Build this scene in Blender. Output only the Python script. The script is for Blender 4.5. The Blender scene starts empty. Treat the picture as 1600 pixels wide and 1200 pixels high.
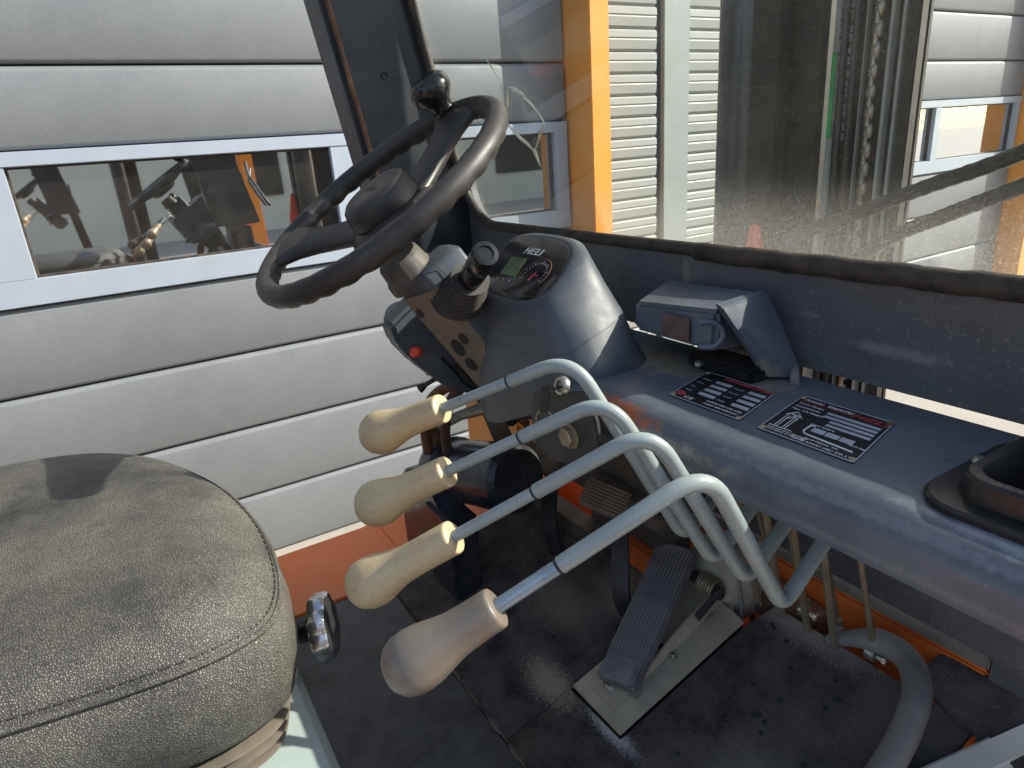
import bpy, bmesh, math, random
from mathutils import Vector, Matrix, noise
random.seed(7)
R = math.radians
H = 1.32          # camera height; all coordinates below are written relative to the camera height
PI = math.pi

# ------------------------------------------------------------------ camera, world, sun, exposure
scn = bpy.context.scene
cd = bpy.data.cameras.new('camera'); cam = bpy.data.objects.new('camera', cd)
scn.collection.objects.link(cam); scn.camera = cam
cd.sensor_width = 36.0; cd.lens = 23.4; cd.clip_start = 0.02; cd.clip_end = 2000
Rc = [[0.85090649, -0.52053228, -0.07074103], [0.23140526, 0.25052096, 0.94004832], [-0.47160339, -0.81626307, 0.33362382]]
m = Matrix(Rc).transposed().to_4x4(); m.translation = Vector((0, 0, H)); cam.matrix_world = m

SUN_DIR = Vector((0.88, -0.475, 0.0)).normalized(); SUN_EL = R(33)
to_sun = Vector((SUN_DIR.x * math.cos(SUN_EL), SUN_DIR.y * math.cos(SUN_EL), math.sin(SUN_EL)))
w = bpy.data.worlds.new('World'); scn.world = w; w.use_nodes = True
nt = w.node_tree; bg = nt.nodes['Background']
sky = nt.nodes.new('ShaderNodeTexSky'); sky.sky_type = 'NISHITA'; sky.sun_disc = False
sky.sun_elevation = SUN_EL; sky.sun_rotation = math.atan2(to_sun.x, to_sun.y)
sky.dust_density = 1.5; sky.ozone_density = 1.0
nt.links.new(sky.outputs[0], bg.inputs[0]); bg.inputs[1].default_value = 0.15
sd = bpy.data.lights.new('sun', 'SUN'); sun = bpy.data.objects.new('sun', sd); scn.collection.objects.link(sun)
sd.energy = 4.6; sd.angle = R(0.53); sd.color = (1.0, 0.93, 0.82)
sun.rotation_euler = to_sun.to_track_quat('Z', 'Y').to_euler(); sun.location = (3, -3, 5)
scn.view_settings.view_transform = 'Standard'; scn.view_settings.look = 'None'
scn.view_settings.exposure = 0.92; scn.view_settings.gamma = 1.0
scn.view_settings.use_curve_mapping = False
scn.render.engine = 'CYCLES'
scn.cycles.max_bounces = 8; scn.cycles.transparent_max_bounces = 12

# ------------------------------------------------------------------ materials
def mat(name, col, rough=0.5, metal=0.0, spec=0.5, var=0.25, vscale=6.0, bump=0.0, bscale=200.0,
        dust=0.0, dcol=(0.42, 0.36, 0.28), dscale=9.0, speck=0.0, sscale=260.0, rvar=0.12, up=False,
        patches=(), scratch=0.0, scrcol=(0.45, 0.45, 0.43), coat=0.0, voronoi=0.0, vorscale=400, stretch=None):
    m = bpy.data.materials.new(name); m.use_nodes = True
    n = m.node_tree.nodes; l = m.node_tree.links
    b = n['Principled BSDF']
    tc = n.new('ShaderNodeTexCoord'); pos = n.new('ShaderNodeNewGeometry')
    src = tc.outputs['Object']
    if stretch:
        mp = n.new('ShaderNodeMapping'); mp.inputs['Scale'].default_value = stretch
        l.new(pos.outputs['Position'], mp.inputs[0]); src = mp.outputs[0]
    def noi(scale, det=4.0, rgh=0.6, vec=None):
        t = n.new('ShaderNodeTexNoise'); t.inputs['Scale'].default_value = scale
        t.inputs['Detail'].default_value = det; t.inputs['Roughness'].default_value = rgh
        l.new(vec or src, t.inputs['Vector']); return t.outputs['Fac']
    def ramp(sock, a, b_):
        r = n.new('ShaderNodeMapRange'); r.inputs[1].default_value = a; r.inputs[2].default_value = b_
        l.new(sock, r.inputs[0]); return r.outputs[0]
    def mul(a, b_):
        q = n.new('ShaderNodeMath'); q.operation = 'MULTIPLY'
        for i, s in enumerate((a, b_)):
            if isinstance(s, (int, float)): q.inputs[i].default_value = s
            else: l.new(s, q.inputs[i])
        return q.outputs[0]
    def mix(fac, a, b_):
        q = n.new('ShaderNodeMix'); q.data_type = 'RGBA'
        if isinstance(fac, float): q.inputs[0].default_value = fac
        else: l.new(fac, q.inputs[0])
        for i, s in ((6, a), (7, b_)):
            if isinstance(s, tuple): q.inputs[i].default_value = (*s[:3], 1)
            else: l.new(s, q.inputs[i])
        return q.outputs[2]
    lo = tuple(c * (1 - var) for c in col); hi = tuple(min(1, c * (1 + var)) for c in col)
    c = mix(ramp(noi(vscale, 5), 0.3, 0.7), lo, hi)
    if speck: c = mix(mul(ramp(noi(sscale, 2), 0.60, 0.70), float(speck)), c, dcol)
    if scratch:
        mp = n.new('ShaderNodeMapping'); mp.inputs['Scale'].default_value = (12, 160, 60); mp.inputs['Rotation'].default_value = (0.3, 0.5, 0.7)
        l.new(tc.outputs['Object'], mp.inputs[0])
        c = mix(mul(ramp(noi(1.0, 6, 0.75, mp.outputs[0]), 0.62, 0.72), float(scratch)), c, scrcol)
    if dust:
        f = mul(ramp(noi(dscale, 8, 0.72), 0.36, 0.72), float(dust))
        if up:
            sp = n.new('ShaderNodeSeparateXYZ'); l.new(pos.outputs['Normal'], sp.inputs[0]); f = mul(f, ramp(sp.outputs[2], 0.1, 0.9))
        c = mix(f, c, dcol)
    for (px, py, pz, sx, sy, sz, pc, amt, ns) in patches:      # stains and streaks with a place of their own
        mp = n.new('ShaderNodeMapping'); mp.vector_type = 'TEXTURE'
        mp.inputs['Location'].default_value = (px, py, pz + H); mp.inputs['Scale'].default_value = (sx, sy, sz)
        l.new(pos.outputs['Position'], mp.inputs[0])
        ln = n.new('ShaderNodeVectorMath'); ln.operation = 'LENGTH'; l.new(mp.outputs[0], ln.inputs[0])
        q = n.new('ShaderNodeMath'); q.operation = 'SUBTRACT'; q.inputs[0].default_value = 1.25; l.new(ln.outputs['Value'], q.inputs[1])
        q2 = n.new('ShaderNodeMath'); q2.operation = 'ADD'; l.new(q.outputs[0], q2.inputs[0]); l.new(ramp(noi(ns, 7, 0.75, pos.outputs['Position']), 0.3, 0.7), q2.inputs[1])
        c = mix(mul(ramp(q2.outputs[0], 0.7, 1.4), float(amt)), c, pc)
    l.new(c, b.inputs['Base Color'])
    b.inputs['Metallic'].default_value = metal
    b.inputs['Specular IOR Level'].default_value = spec
    if coat: b.inputs['Coat Weight'].default_value = coat; b.inputs['Coat Roughness'].default_value = 0.15
    rr = n.new('ShaderNodeMapRange'); rr.inputs[1].default_value = 0.3; rr.inputs[2].default_value = 0.7
    rr.inputs[3].default_value = max(0.02, rough - rvar); rr.inputs[4].default_value = min(1, rough + rvar)
    l.new(noi(vscale * 3.1, 5), rr.inputs[0]); l.new(rr.outputs[0], b.inputs['Roughness'])
    if bump or voronoi:
        bp = n.new('ShaderNodeBump'); bp.inputs['Strength'].default_value = bump or voronoi; bp.inputs['Distance'].default_value = 0.001
        if voronoi:
            v = n.new('ShaderNodeTexVoronoi'); v.feature = 'DISTANCE_TO_EDGE'; v.inputs['Scale'].default_value = vorscale
            wn = n.new('ShaderNodeTexNoise'); wn.inputs['Scale'].default_value = vorscale * .6; l.new(src, wn.inputs['Vector'])
            mx = n.new('ShaderNodeMix'); mx.data_type = 'VECTOR'; mx.inputs[0].default_value = 0.002; l.new(src, mx.inputs[4]); l.new(wn.outputs['Color'], mx.inputs[5])
            l.new(mx.outputs[1], v.inputs['Vector']); l.new(ramp(v.outputs[0], 0.0, 0.35), bp.inputs['Height'])
            cm = n.new('ShaderNodeMix'); cm.data_type = 'RGBA'; l.new(ramp(v.outputs[0], -0.07, 0.32), cm.inputs[0])
            cm.inputs[6].default_value = (0.018, 0.016, 0.014, 1); l.new(c, cm.inputs[7]); l.new(cm.outputs[2], b.inputs['Base Color'])
        else: l.new(noi(bscale, 3), bp.inputs['Height'])
        l.new(bp.outputs[0], b.inputs['Normal'])
    return m

DC = (0.34, 0.28, 0.21)
M = {}
M['door'] = mat('door_grey', (0.166, 0.184, 0.194), 0.5, var=0.07, vscale=2.5, bump=0.7, bscale=480, speck=0.4, sscale=520, dcol=(0.36, 0.365, 0.37), metal=0.1, dust=0.12, dscale=3)
M['alu'] = mat('window_frame_paint', (0.345, 0.405, 0.47), 0.4, var=0.04, metal=0.1)
M['siding'] = mat('siding_paint', (0.275, 0.295, 0.275), 0.5, var=0.05, vscale=2, bump=0.1, bscale=300)
M['flash'] = mat('flashing_paint', (0.235, 0.275, 0.265), 0.45, var=0.05)
M['gap'] = mat('dark_rubber_joint', (0.03, 0.03, 0.032), 0.7)
M['post'] = mat('orange_post_paint', (0.86, 0.30, 0.015), 0.42, var=0.06, vscale=3, dust=0.1)
M['interior'] = mat('building_interior', (0.05, 0.05, 0.05), 0.9)
M['cab'] = mat('cab_paint', (0.086, 0.090, 0.104), 0.42, var=0.2, vscale=5, bump=0.12, bscale=500, dust=0.35, dcol=(0.16, 0.16, 0.16), dscale=5, speck=0.9, sscale=190, scratch=0.5, scrcol=(0.2, 0.2, 0.21),
    patches=[(.605, .325, -.205, .02, .055, .007, (.22, .22, .25), .6, 60), (.605, .42, -.185, .02, .02, .004, (.2, .2, .22), .5, 60), (.605, .595, -.165, .02, .008, .035, (.26, .22, .16), .6, 80), (.605, .88, -.15, .02, .12, .014, (.17, .13, .10), .6, 50), (.605, .12, -.16, .02, .10, .012, (.18, .17, .17), .5, 90)])
M['pillar'] = mat('pillar_paint', (0.02, 0.026, 0.034), 0.4, var=0.2, dust=0.1)
M['shelf'] = mat('shelf_paint', (0.088, 0.108, 0.134), 0.36, var=0.22, vscale=7, bump=0.1, bscale=500, dust=0.4, dcol=(0.17, 0.18, 0.19), dscale=7, scratch=0.55, scrcol=(0.24, 0.25, 0.27),
    patches=[(0.52, 0.545, -0.245, 0.045, 0.075, 0.03, (0.36, 0.29, 0.20), 0.9, 60), (0.545, 0.44, -0.245, 0.022, 0.06, 0.03, (0.36, 0.29, 0.20), 0.7, 70),
             (0.40, 0.485, -0.256, 0.014, 0.062, 0.02, (0.50, 0.13, 0.04), 0.85, 90), (0.393, 0.41, -0.262, 0.005, 0.09, 0.012, (0.42, 0.38, 0.30), 0.5, 120), (0.402, 0.22, -0.252, 0.006, 0.22, 0.005, (0.26, 0.27, 0.29), 0.45, 150), (0.395, 0.25, -0.280, 0.004, 0.30, 0.004, (0.19, 0.19, 0.19), 0.35, 130), (0.42, 0.12, -0.245, 0.01, 0.10, 0.01, (0.28, 0.30, 0.34), 0.5, 90)])  # includes long pale streaks along the front bend
M['hoodpl'] = mat('hood_plastic', (0.066, 0.078, 0.092), 0.45, var=0.15, vscale=8, bump=0.12, bscale=700, dust=0.25, dcol=(0.20, 0.19, 0.18), dscale=8, scratch=0.2)
M['column'] = mat('column_plastic', (0.055, 0.072, 0.094), 0.45, var=0.15, bump=0.1, bscale=600, dust=0.2, dcol=DC)
M['colrear'] = mat('dusty_column_face', (0.21, 0.16, 0.12), 0.65, var=0.2, vscale=20, bump=0.2, bscale=500, dust=0.5, dcol=(0.30, 0.24, 0.18))
M['wheel'] = mat('wheel_rubber', (0.022, 0.020, 0.021), 0.46, var=0.3, vscale=10, bump=0.15, bscale=900, dust=0.3, dcol=(0.10, 0.08, 0.07), dscale=12)
M['blackpl'] = mat('black_plastic', (0.012, 0.012, 0.013), 0.30, var=0.2, dust=0.12, dcol=(0.08, 0.07, 0.06), bump=0.08, bscale=500)
M['glossblack'] = mat('gloss_black', (0.012, 0.012, 0.013), 0.16, var=0.2, rvar=0.05)
M['rubber'] = mat('black_rubber', (0.02, 0.019, 0.018), 0.6, var=0.3, dust=0.35, dcol=(0.16, 0.12, 0.09), dscale=25, bump=0.2, bscale=600)
M['leather'] = mat('seat_leather', (0.04, 0.039, 0.038), 0.48, var=0.35, vscale=5, voronoi=0.6, vorscale=500, dust=0.75, dcol=(0.36, 0.335, 0.275), dscale=5, rvar=0.07, spec=0.5)
M['boot'] = mat('dusty_boot', (0.09, 0.075, 0.058), 0.7, var=0.4, vscale=12, dust=0.6, dcol=(0.24, 0.19, 0.135))
M['teal'] = mat('engine_hood_paint', (0.33, 0.40, 0.38), 0.42, var=0.07, vscale=4, dust=0.15, dcol=(0.4, 0.4, 0.36))
M['lever'] = mat('lever_paint', (0.28, 0.335, 0.335), 0.30, var=0.10, vscale=18, bump=0.08, bscale=300, dust=0.25, dcol=(0.36, 0.33, 0.27), dscale=18, speck=0.2, sscale=200)
M['leverbare'] = mat('lever_lower_rod', (0.27, 0.35, 0.40), 0.28, var=0.1, metal=0.35, dust=0.2, dcol=(0.30, 0.28, 0.24))
M['cream'] = mat('cream_knob', (0.62, 0.485, 0.285), 0.36, var=0.05, vscale=30, dust=0.45, dcol=(0.38, 0.25, 0.13), dscale=30, bump=0.15, bscale=150, speck=0.5, sscale=160,
    patches=[(.197, .686, -.300, .016, .022, .022, (.20, .13, .08), .7, 90), (.162, .624, -.352, .014, .022, .022, (.22, .14, .08), .6, 90), (.122, .552, -.392, .014, .022, .022, (.22, .14, .08), .65, 90)])
M['creamdirty'] = mat('dirty_knob', (0.185, 0.168, 0.14), 0.40, var=0.2, vscale=22, dust=0.75, dcol=(0.17, 0.11, 0.075), dscale=24, bump=0.1, bscale=120,
    patches=[(.103, .399, -.372, .018, .02, .02, (.26, .11, .06), .7, 70)])
M['mat'] = mat('floor_mat_rubber', (0.036, 0.032, 0.032), 0.85, spec=0.25, var=0.5, vscale=9, bump=0.7, bscale=260, dust=0.8, dcol=(0.15, 0.125, 0.11), dscale=18, speck=0.9, sscale=430,
    patches=[(0.37, 0.60, -0.67, 0.025, 0.06, 0.05, (0.38, 0.30, 0.21), 0.85, 260), (0.54, 0.64, -0.62, 0.06, 0.06, 0.05, (0.30, 0.24, 0.19), 0.85, 420), (0.65, 0.42, -0.6, 0.04, 0.12, 0.05, (0.36, 0.31, 0.27), 0.8, 420),
             (0.385, 0.49, -0.67, 0.012, 0.05, 0.05, (0.5, 0.48, 0.44), 0.85, 300), (0.46, 0.70, -0.65, 0.05, 0.10, 0.05, (0.22, 0.18, 0.15), 0.7, 400), (0.60, 0.28, -0.6, 0.09, 0.05, 0.05, (0.18, 0.155, 0.14), 0.75, 400), (0.44, 0.33, -0.66, 0.06, 0.07, 0.05, (0.18, 0.155, 0.14), 0.75, 400)])
M['mat2'] = mat('rear_mat_rubber', (0.034, 0.034, 0.036), 0.5, var=0.4, vscale=9, bump=0.4, bscale=200, dust=0.75, dcol=(0.12, 0.117, 0.115), dscale=22, speck=0.5, sscale=300, scratch=0.6, scrcol=(0.14, 0.14, 0.15))
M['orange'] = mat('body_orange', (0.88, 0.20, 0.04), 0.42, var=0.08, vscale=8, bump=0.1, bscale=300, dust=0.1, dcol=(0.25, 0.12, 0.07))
M['rust'] = mat('rusty_steel', (0.18, 0.09, 0.045), 0.7, var=0.5, vscale=30, metal=0.2)
M['beige'] = mat('pedal_base_plate', (0.52, 0.455, 0.34), 0.5, var=0.2, vscale=15, dust=0.5, dcol=(0.26, 0.19, 0.12), dscale=18)
M['pedal'] = mat('pedal_rubber', (0.21, 0.195, 0.205), 0.6, var=0.4, vscale=25, dust=0.4, dcol=(0.15, 0.125, 0.10), dscale=20, bump=0.2, bscale=500)
M['brownpad'] = mat('dusty_pedal', (0.27, 0.20, 0.15), 0.65, var=0.35, vscale=30, dust=0.4, dcol=(0.28, 0.2, 0.14))
M['arm'] = mat('pedal_arm_paint', (0.03, 0.03, 0.034), 0.45, dust=0.4, dcol=(0.14, 0.11, 0.09), dscale=30)
M['navy'] = mat('gloss_navy_steel', (0.016, 0.02, 0.032), 0.25, var=0.2, dust=0.1)
M['steel'] = mat('bare_steel', (0.55, 0.53, 0.48), 0.35, metal=0.9, var=0.2, vscale=40, dust=0.25)
M['zinc'] = mat('zinc_rod', (0.36, 0.29, 0.19), 0.42, metal=0.5, var=0.3, vscale=25, dust=0.3)
M['chrome'] = mat('polished_knob', (0.6, 0.6, 0.6), 0.22, metal=0.95, var=0.08, rvar=0.06)
M['tube'] = mat('grey_hose', (0.22, 0.21, 0.20), 0.5, var=0.25, vscale=15, dust=0.4, dcol=(0.3, 0.26, 0.2))
M['plate'] = mat('plate_black', (0.013, 0.013, 0.015), 0.35, var=0.3, scratch=0.35, scrcol=(0.25, 0.25, 0.25), speck=0.2, sscale=500, dcol=(0.2, 0.2, 0.2), stretch=(1, 1, 1))
M['platesil'] = mat('plate_silver', (0.46, 0.48, 0.54), 0.45, var=0.12, metal=0.2)
M['platered'] = mat('plate_red', (0.48, 0.05, 0.06), 0.5, var=0.2)
M['platewhite'] = mat('plate_white', (0.75, 0.75, 0.75), 0.5, var=0.1)
M['lcd'] = mat('lcd_green', (0.14, 0.18, 0.09), 0.25, var=0.08)
M['dial'] = mat('gauge_face', (0.012, 0.01, 0.012), 0.12, var=0.2, dust=0.35, dcol=(0.07, 0.06, 0.055), dscale=14, rvar=0.05)
M['pink'] = mat('needle_pink', (0.9, 0.12, 0.2), 0.4)
M['redbtn'] = mat('red_button', (0.75, 0.06, 0.035), 0.35)
M['mast'] = mat('mast_steel', (0.012, 0.011, 0.010), 0.5, var=0.5, vscale=12, metal=0.1, dust=0.5, dcol=(0.05, 0.042, 0.032), dscale=60, speck=0.7, sscale=150, bump=0.3, bscale=200)
M['cyl'] = mat('cylinder_paint', (0.03, 0.036, 0.045), 0.22, var=0.15, dust=0.15)
M['greenpaint'] = mat('pale_rail', (0.34, 0.36, 0.33), 0.45, var=0.3, vscale=9)
M['green'] = mat('green_tape', (0.03, 0.40, 0.12), 0.5)
M['greasy'] = mat('greasy_chain', (0.28, 0.25, 0.2), 0.22, metal=0.7, var=0.5, vscale=50)
M['collar'] = mat('dusty_collar', (0.06, 0.057, 0.055), 0.6, var=0.3, vscale=20, dust=0.5, dcol=(0.19, 0.155, 0.115), dscale=26, bump=0.2, bscale=300)
M['stickerbrown'] = mat('worn_sticker_brown', (0.12, 0.06, 0.055), 0.55, var=0.3, vscale=60, dust=0.5, dcol=(0.12, 0.13, 0.15), dscale=60)
M['ledge'] = mat('sunlit_look_ledge', (0.78, 0.75, 0.66), 0.5, var=0.1, dust=0.3)  # grey cap painted near white so that it looks sunlit
M['dustplate'] = mat('dusty_plate', (0.11, 0.085, 0.065), 0.75, var=0.4, vscale=20, dust=0.6, dcol=(0.24, 0.19, 0.145), dscale=30, speck=0.6, sscale=400, bump=0.3, bscale=300)
M['darkledge'] = mat('dusty_dark_ledge', (0.17, 0.15, 0.12), 0.7, dust=0.4)
M['ground'] = mat('concrete_ground', (0.33, 0.31, 0.27), 0.85, var=0.12, vscale=1.2, bump=0.3, bscale=60, stretch=(1, 1, 1))
M['creamwall'] = mat('cream_render', (0.80, 0.76, 0.60), 0.8, var=0.06, vscale=1)
M['residue'] = mat('dried_residue', (0.80, 0.72, 0.52), 0.8, var=0.3, vscale=60)
M['wirebrown'] = mat('wire_brown', (0.09, 0.045, 0.03), 0.5)
M['copper'] = mat('wire_tan', (0.40, 0.26, 0.12), 0.5)
M['seal'] = mat('rubber_seal', (0.028, 0.022, 0.018), 0.62, var=0.4, vscale=30, dust=0.5, dcol=(0.13, 0.095, 0.065), dscale=30, bump=0.4, bscale=250)

def glass_mat(name, tint, dust, gl=0.06, dirtlow=None, rough=0.02, streak=True):
    m = bpy.data.materials.new(name); m.use_nodes = True
    n = m.node_tree.nodes; l = m.node_tree.links
    for q in list(n):
        if q.type != 'OUTPUT_MATERIAL': n.remove(q)
    out = n['Material Output'] if 'Material Output' in n else n.new('ShaderNodeOutputMaterial')
    tr = n.new('ShaderNodeBsdfTransparent'); tr.inputs[0].default_value = (*tint, 1)
    g = n.new('ShaderNodeBsdfGlossy'); g.inputs['Roughness'].default_value = rough
    lw = n.new('ShaderNodeLayerWeight'); lw.inputs[0].default_value = 0.5
    fr = n.new('ShaderNodeMath'); fr.operation = 'POWER'; fr.inputs[1].default_value = 4.0; l.new(lw.outputs['Facing'], fr.inputs[0])
    mx = n.new('ShaderNodeMixShader')
    if gl is not None:
        ad = n.new('ShaderNodeMath'); ad.operation = 'ADD'; ad.use_clamp = True; ad.inputs[1].default_value = gl; l.new(fr.outputs[0], ad.inputs[0]); l.new(ad.outputs[0], mx.inputs[0])
    l.new(tr.outputs[0], mx.inputs[1]); l.new(g.outputs[0], mx.inputs[2])
    df = n.new('ShaderNodeBsdfDiffuse'); df.inputs[0].default_value = (0.62, 0.60, 0.54, 1)
    tl = n.new('ShaderNodeBsdfTranslucent'); tl.inputs[0].default_value = (0.62, 0.60, 0.54, 1)
    dm = n.new('ShaderNodeMixShader'); dm.inputs[0].default_value = 0.5
    l.new(df.outputs[0], dm.inputs[1]); l.new(tl.outputs[0], dm.inputs[2])
    pos = n.new('ShaderNodeNewGeometry')
    t = n.new('ShaderNodeTexNoise'); t.inputs['Scale'].default_value = 7; t.inputs['Detail'].default_value = 8; t.inputs['Roughness'].default_value = 0.7
    l.new(pos.outputs['Position'], t.inputs['Vector'])
    t2 = n.new('ShaderNodeTexNoise'); t2.inputs['Scale'].default_value = 520; t2.inputs['Detail'].default_value = 2
    l.new(pos.outputs['Position'], t2.inputs['Vector'])
    r = n.new('ShaderNodeMapRange'); r.inputs[1].default_value = 0.35; r.inputs[2].default_value = 0.7; r.inputs[3].default_value = dust * 0.25; r.inputs[4].default_value = dust
    l.new(t.outputs[0], r.inputs[0])
    r2 = n.new('ShaderNodeMapRange'); r2.inputs[1].default_value = 0.5; r2.inputs[2].default_value = 0.74; r2.inputs[3].default_value = 0.75; r2.inputs[4].default_value = 2.2
    l.new(t2.outputs[0], r2.inputs[0])
    ml = n.new('ShaderNodeMath'); ml.operation = 'MULTIPLY'; l.new(r.outputs[0], ml.inputs[0]); l.new(r2.outputs[0], ml.inputs[1])
    fac = ml.outputs[0]
    if dirtlow:
        z0, z1, amt = dirtlow
        sp = n.new('ShaderNodeSeparateXYZ'); l.new(pos.outputs['Position'], sp.inputs[0])
        r3 = n.new('ShaderNodeMapRange'); r3.interpolation_type = 'SMOOTHERSTEP'; r3.inputs[1].default_value = z0 + H; r3.inputs[2].default_value = z1 + H; r3.inputs[3].default_value = amt; r3.inputs[4].default_value = 0
        l.new(sp.outputs[2], r3.inputs[0])
        r4 = n.new('ShaderNodeMath'); r4.operation = 'MULTIPLY'; l.new(r3.outputs[0], r4.inputs[0]); l.new(r2.outputs[0], r4.inputs[1])
        a = n.new('ShaderNodeMath'); a.operation = 'ADD'; a.use_clamp = True; l.new(fac, a.inputs[0]); l.new(r4.outputs[0], a.inputs[1]); fac = a.outputs[0]
    m2 = n.new('ShaderNodeMixShader'); l.new(fac, m2.inputs[0]); l.new(mx.outputs[0], m2.inputs[1]); l.new(dm.outputs[0], m2.inputs[2])
    l.new(m2.outputs[0], out.inputs[0])
    return m
M['shield'] = glass_mat('windshield_glass', (0.93, 0.95, 0.94), 0.018, 0.012, (-0.135, -0.03, 0.12))
M['pane'] = glass_mat('window_glass', (0.45, 0.46, 0.43), 0.09, 0.75)

# ------------------------------------------------------------------ helpers
COL = scn.collection
def link(o, parent=None):
    COL.objects.link(o)
    if parent is not None:
        o.parent = parent
        o.matrix_parent_inverse = INV[parent.name] if parent.name in INV else parent.matrix_basis.inverted()
    return o
INV = {}
def world_of(o):
    m = o.matrix_basis.copy()
    if o.parent: m = world_of(o.parent) @ o.matrix_parent_inverse @ m
    return m
def finish(name, bm, material, parent=None, smooth=True, label=None, kind=None, mats=None, angle=40, merge=True):
    """shift everything up by H, centre the origin, link as one mesh object"""
    if merge: bmesh.ops.remove_doubles(bm, verts=bm.verts, dist=1e-5)
    lo = [1e9] * 3; hi = [-1e9] * 3
    for v in bm.verts:
        for k in range(3): lo[k] = min(lo[k], v.co[k]); hi[k] = max(hi[k], v.co[k])
    c = Vector([(a + b) / 2 for a, b in zip(lo, hi)])
    for v in bm.verts: v.co -= c
    bmesh.ops.recalc_face_normals(bm, faces=bm.faces)
    me = bpy.data.meshes.new(name); bm.to_mesh(me); bm.free()
    for mm in (mats or [material]): me.materials.append(M[mm])
    if not smooth:
        for p in me.polygons: p.use_smooth = False
    if smooth:
        for p in me.polygons: p.use_smooth = True
        me.set_sharp_from_angle(angle=R(angle))
    o = bpy.data.objects.new(name, me); o.location = c + Vector((0, 0, H))
    COL.objects.link(o)
    if parent is not None:
        o.parent = parent; o.matrix_parent_inverse = world_of(parent).inverted()
    if label: o['label'] = label
    if kind: o['kind'] = kind
    return o
def copy_part(o, loc, parent, name=None):
    c = o.copy(); COL.objects.link(c); c.parent = parent; c.matrix_parent_inverse = world_of(parent).inverted()
    c.location = Vector(loc) + Vector((0, 0, H)); return c
def root(name, loc, label, cat, group=None):
    o = bpy.data.objects.new(name, None); COL.objects.link(o); o.empty_display_size = 0.1
    o.location = Vector(loc) + Vector((0, 0, H)); o['label'] = label; o['category'] = cat
    if group: o['group'] = group
    return o
def BM(): return bmesh.new()
def bevel(bm, w, seg=2, geom=None):
    if w > 0: bmesh.ops.bevel(bm, geom=geom or list(bm.edges), offset=w, segments=seg, affect='EDGES', clamp_overlap=True)
def box(bm, x0, x1, y0, y1, z0, z1, bv=0.0, seg=2):
    t = BM(); bmesh.ops.create_cube(t, size=1)
    for v in t.verts: v.co = Vector(((x0 + x1) / 2 + v.co.x * (x1 - x0), (y0 + y1) / 2 + v.co.y * (y1 - y0), (z0 + z1) / 2 + v.co.z * (z1 - z0)))
    bevel(t, bv, seg); merge(bm, t); return bm
def merge(bm, t, mi=0, M4=None):
    mp = {}
    for v in t.verts: mp[v] = bm.verts.new(M4 @ v.co if M4 else v.co)
    for f in t.faces:
        try: g = bm.faces.new([mp[v] for v in f.verts]); g.material_index = mi if mi else f.material_index; g.smooth = True
        except ValueError: pass
    t.free()
def prism(bm, poly, vec, bv=0.0, seg=2, mi=0):
    t = BM(); vec = Vector(vec)
    a = [t.verts.new(Vector(p)) for p in poly]; b = [t.verts.new(Vector(p) + vec) for p in poly]
    n = len(poly); t.faces.new(a); t.faces.new(b[::-1])
    for i in range(n): t.faces.new((a[i], b[i], b[(i + 1) % n], a[(i + 1) % n]))
    bmesh.ops.recalc_face_normals(t, faces=t.faces)
    bevel(t, bv, seg); merge(bm, t, mi); return bm
def hexa(bm, c8, bv=0.0):
    """eight corners: bottom 4, top 4"""
    t = BM(); v = [t.verts.new(Vector(p)) for p in c8]
    for f in ((0, 3, 2, 1), (4, 5, 6, 7), (0, 1, 5, 4), (1, 2, 6, 5), (2, 3, 7, 6), (3, 0, 4, 7)): t.faces.new([v[i] for i in f])
    bmesh.ops.recalc_face_normals(t, faces=t.faces); bevel(t, bv); merge(bm, t); return bm
def frame_of(d):
    d = Vector(d).normalized(); a = Vector((0, 0, 1)) if abs(d.z) < 0.9 else Vector((1, 0, 0))
    u = d.cross(a).normalized(); return u, d.cross(u).normalized()
def fillet(pts, r, n=7):
    pts = [Vector(p) for p in pts]; out = [pts[0]]
    for i in range(1, len(pts) - 1):
        p = pts[i]; a = pts[i - 1] - p; b = pts[i + 1] - p
        rr = min(r[i - 1] if isinstance(r, (list, tuple)) else r, a.length * .48, b.length * .48)
        A = p + a.normalized() * rr; B = p + b.normalized() * rr
        for k in range(n + 1):
            t = k / n; out.append(A * (1 - t) ** 2 + p * 2 * t * (1 - t) + B * t * t)
    out.append(pts[-1]); return out
def tube(bm, pts, r, seg=14, cap=True, mi=0, sq=None):
    """r: number or list per point; parallel-transport frame"""
    pts = [Vector(p) for p in pts]; n = len(pts)
    rs = r if isinstance(r, (list, tuple)) else [r] * n
    d = (pts[1] - pts[0]).normalized(); u, v = frame_of(d); rings = []
    for i in range(n):
        t = (pts[min(i + 1, n - 1)] - pts[max(i - 1, 0)]).normalized()
        q = d.rotation_difference(t); u = q @ u; d = t; u = (u - d * u.dot(d)).normalized(); v = d.cross(u)
        s = sq or (1, 1)
        rings.append([bm.verts.new(pts[i] + rs[i] * (math.cos(2 * PI * k / seg) * u * s[0] + math.sin(2 * PI * k / seg) * v * s[1])) for k in range(seg)])
    for a, b in zip(rings, rings[1:]):
        for k in range(seg): f = bm.faces.new((a[k], a[(k + 1) % seg], b[(k + 1) % seg], b[k])); f.material_index = mi
    if cap:
        for rg in (rings[0], rings[-1][::-1]): f = bm.faces.new(rg); f.material_index = mi
    return bm
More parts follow.
